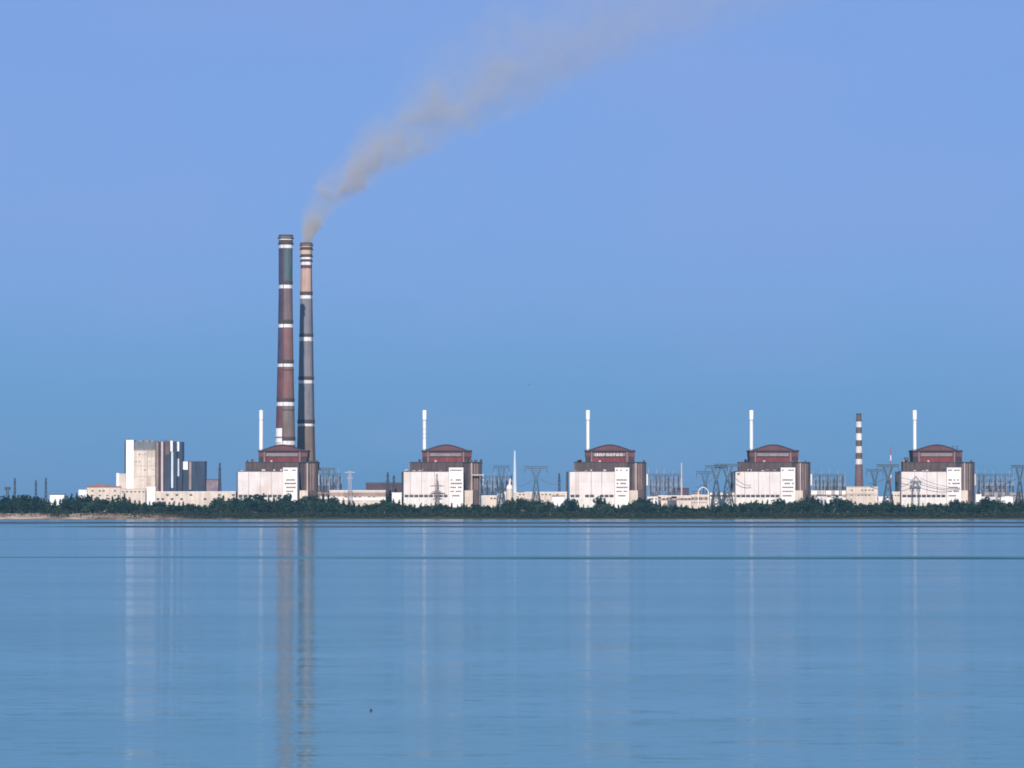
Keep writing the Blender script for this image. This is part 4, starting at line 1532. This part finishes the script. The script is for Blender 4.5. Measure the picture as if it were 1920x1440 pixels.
# ------------------------------------------------------------------ bird and float
M_BIRD = mat('bird_grey', (0.16, 0.20, 0.27), var=.05)
bp = at(991.5, 720.5, 300)
bird = empty('bird', bp, 'tiny dark bird flying in the open sky above the middle of the plant', 'bird')
mb = MB()
mb.lathe([(.005, -.17), (.035, -.12), (.055, -.02), (.045, .07), (.03, .13), (.01, .19)], 8)
ob = mb.build('body', M_BIRD, bird)
ob.rotation_euler = (R(90), 0, R(70))
for s in (-1, 1):
    mb = MB()
    mb.raw([(0, -.05, 0), (s * .18, -.06, .07), (s * .40, .04, .03), (s * .20, .08, .075), (0, .07, 0),
            (0, -.05, .012), (s * .18, -.06, .08), (s * .40, .04, .036), (s * .20, .08, .085), (0, .07, .012)],
           [(0, 1, 3, 4), (1, 2, 3), (5, 9, 8, 6), (6, 8, 7), (0, 5, 6, 1), (1, 6, 7, 2), (2, 7, 8, 3), (3, 8, 9, 4)])
    ow = mb.build('wing', M_BIRD, bird)
    ow.rotation_euler.y = R(-18)
bird.scale = (.62, .62, .62)
fy = CAM_H * F / (1331.5 - HORIZON)
fl = empty('float', (X(696, fy), fy, 0), 'tiny dark float lying on the open water right of the chimney reflections', 'float')
MB().lathe([(.01, -.03), (.05, -.02), (.075, .02), (.055, .065), (.02, .085)], 12).build('body', M_STEELD, fl, smooth=True)
MB().bar((0, 0, .085), (0, .02, .15), .009).build('stem', M_STEELD, fl)


# ------------------------------------------------------------------ smoke
YS = 4850.0
SM = [  # row, centre px, half width px
    (456, 573.6, 10), (448, 575.5, 14), (436, 579, 19), (422, 585, 27), (405, 594, 37), (385, 608, 49), (362, 627, 64), (335, 658, 76), (305, 698, 90),
    (275, 744, 122), (240, 794, 156), (195, 858, 196), (155, 918, 236), (115, 984, 280), (75, 1056, 326), (35, 1142, 384), (0, 1230, 436), (-50, 1380, 520)]
SMZ = [Z(r, YS) for r, c, h in SM]
SMX = [X(c, YS) for r, c, h in SM]
SMH = [h * YS / F for r, c, h in SM]
mb = MB()
NS = 20
pts = []
for z, cx, h in zip(SMZ, SMX, SMH):
    ry = max(h * .55, 6)
    for k in range(NS):
        an = 2 * math.pi * k / NS
        pts.append((cx + h * math.cos(an), YS + ry * math.sin(an), z))
f = []
for i in range(len(SM) - 1):
    for k in range(NS):
        k2 = (k + 1) % NS
        f.append((i * NS + k, i * NS + k2, (i + 1) * NS + k2, (i + 1) * NS + k))
f.append(tuple(range(NS - 1, -1, -1)))
f.append(tuple((len(SM) - 1) * NS + k for k in range(NS)))
mb.raw(pts, f)


def smoke_material():
    m = bpy.data.materials.new('smoke_volume')
    m.use_nodes = True
    n, l = m.node_tree.nodes, m.node_tree.links
    n.remove(n['Principled BSDF'])
    out = n['Material Output']
    pv = n.new('ShaderNodeVolumePrincipled')
    pv.inputs['Color'].default_value = (0.79, 0.755, 0.755, 1)
    pv.inputs['Anisotropy'].default_value = 0.0
    l.new(pv.outputs[0], out.inputs['Volume'])
    g = n.new('ShaderNodeNewGeometry')
    z0, z1 = SMZ[0], SMZ[-1]

    def curve(vals, src):
        lo, hi = min(vals), max(vals)
        fc = n.new('ShaderNodeFloatCurve')
        cm = fc.mapping
        cv = cm.curves[0]
        ptsc = [((z - z0) / (z1 - z0), (v - lo) / (hi - lo)) for z, v in zip(SMZ, vals)]
        cv.points[0].location = ptsc[0]
        cv.points[1].location = ptsc[-1]
        for p in ptsc[1:-1]:
            cv.points.new(*p)
        cm.update()
        l.new(src, fc.inputs['Value'])
        r = n.new('ShaderNodeMapRange')
        r.clamp = False
        r.inputs['To Min'].default_value = lo
        r.inputs['To Max'].default_value = hi
        l.new(fc.outputs[0], r.inputs['Value'])
        return r.outputs[0]

    def math_(op, a, b=None):
        q = n.new('ShaderNodeMath')
        q.operation = op
        for k, s in enumerate((a, b)):
            if s is None:
                continue
            if isinstance(s, (int, float)):
                q.inputs[k].default_value = s
            else:
                l.new(s, q.inputs[k])
        return q.outputs[0]

    def noise(scale, detail, col=False):
        q = n.new('ShaderNodeTexNoise')
        q.inputs['Scale'].default_value = scale
        q.inputs['Detail'].default_value = detail
        q.inputs['Roughness'].default_value = 0.55
        return q

    sp0 = n.new('ShaderNodeSeparateXYZ')
    l.new(g.outputs['Position'], sp0.inputs[0])
    tz0 = math_('DIVIDE', math_('SUBTRACT', sp0.outputs['Z'], z0), z1 - z0)
    hw0 = curve(SMH, tz0)
    # turbulence: displace the lookup by noise whose size follows the plume's width
    w1 = noise(0.030, 3)
    l.new(g.outputs['Position'], w1.inputs['Vector'])
    sb = n.new('ShaderNodeVectorMath')
    sb.operation = 'SUBTRACT'
    l.new(w1.outputs['Color'], sb.inputs[0])
    sb.inputs[1].default_value = (.5, .5, .5)
    sc = n.new('ShaderNodeVectorMath')
    sc.operation = 'SCALE'
    l.new(sb.outputs[0], sc.inputs[0])
    l.new(math_('MINIMUM', math_('MULTIPLY', hw0, 0.5), 46.0), sc.inputs['Scale'])
    ad = n.new('ShaderNodeVectorMath')
    ad.operation = 'ADD'
    l.new(g.outputs['Position'], ad.inputs[0])
    l.new(sc.outputs[0], ad.inputs[1])
    sp = n.new('ShaderNodeSeparateXYZ')
    l.new(ad.outputs[0], sp.inputs[0])
    tz = math_('DIVIDE', math_('SUBTRACT', sp.outputs['Z'], z0), z1 - z0)
    cx = curve(SMX, tz)
    hw = curve(SMH, tz)
    dx = math_('DIVIDE', math_('SUBTRACT', sp.outputs['X'], cx), hw)
    dy = math_('DIVIDE', math_('SUBTRACT', sp.outputs['Y'], YS), math_('MAXIMUM', math_('MULTIPLY', hw, .55), 6.0))
    d = math_('SQRT', math_('ADD', math_('MULTIPLY', dx, dx), math_('MULTIPLY', dy, dy)))
    # true edge of the enclosing tube, so that density dies before the mesh ends
    cx0 = curve(SMX, tz0)
    ex = math_('DIVIDE', math_('SUBTRACT', sp0.outputs['X'], cx0), hw0)
    ey = math_('DIVIDE', math_('SUBTRACT', sp0.outputs['Y'], YS), math_('MAXIMUM', math_('MULTIPLY', hw0, .55), 6.0))
    e = math_('SQRT', math_('ADD', math_('MULTIPLY', ex, ex), math_('MULTIPLY', ey, ey)))
    re_ = n.new('ShaderNodeMapRange')
    re_.inputs['From Min'].default_value = 1.0
    re_.inputs['From Max'].default_value = 0.82
    l.new(e, re_.inputs['Value'])
    rf = n.new('ShaderNodeMapRange')
    rf.interpolation_type = 'SMOOTHSTEP'
    rf.inputs['From Min'].default_value = 0.95
    rf.inputs['From Max'].default_value = 0.22
    l.new(d, rf.inputs['Value'])
    # billows
    n2 = noise(0.026, 8)
    l.new(ad.outputs[0], n2.inputs['Vector'])
    rb = n.new('ShaderNodeMapRange')
    rb.interpolation_type = 'SMOOTHSTEP'
    rb.inputs['From Min'].default_value = 0.40
    rb.inputs['From Max'].default_value = 0.62
    rb.inputs['To Min'].default_value = 0.22
    rb.inputs['To Max'].default_value = 1.45
    l.new(n2.outputs['Fac'], rb.inputs['Value'])
    # density falls as the plume widens: optical depth per row
    taus = [2.6, 2.8, 2.6, 1.9, 1.75, 1.6, 1.45, 1.25, 1.08, .92, .78, .65, .54, .45, .37, .31, .27, .24]
    dens = [t / (2 * max(h * .55, 6)) for t, h in zip(taus, SMH)]
    lg = [math.log(x) for x in dens]
    dn = math_('EXPONENT', curve(lg, tz0))
    tot = math_('MULTIPLY', math_('MULTIPLY', dn, rf.outputs[0]), math_('MULTIPLY', rb.outputs[0], re_.outputs[0]))
    l.new(math_('MULTIPLY', tot, 2.5), pv.inputs['Density'])
    return m


tag(mb.build('smoke_plume', smoke_material()), 'brownish grey smoke plume drifting up and right from the right tall chimney', 'smoke')

# ------------------------------------------------------------------ haze
hz = MB()
hz.box(-3600, 3600, -300, 8800, -3, 760)
hm = bpy.data.materials.new('thin_haze')
hm.use_nodes = True
hn = hm.node_tree.nodes
hn.remove(hn['Principled BSDF'])
pv = hn.new('ShaderNodeVolumePrincipled')
pv.inputs['Color'].default_value = (0.28, 0.66, 1.0, 1)
pv.inputs['Density'].default_value = 1.7e-5
hm.node_tree.links.new(pv.outputs[0], hn['Material Output'].inputs['Volume'])
tag(hz.build('haze', hm), kind='stuff')
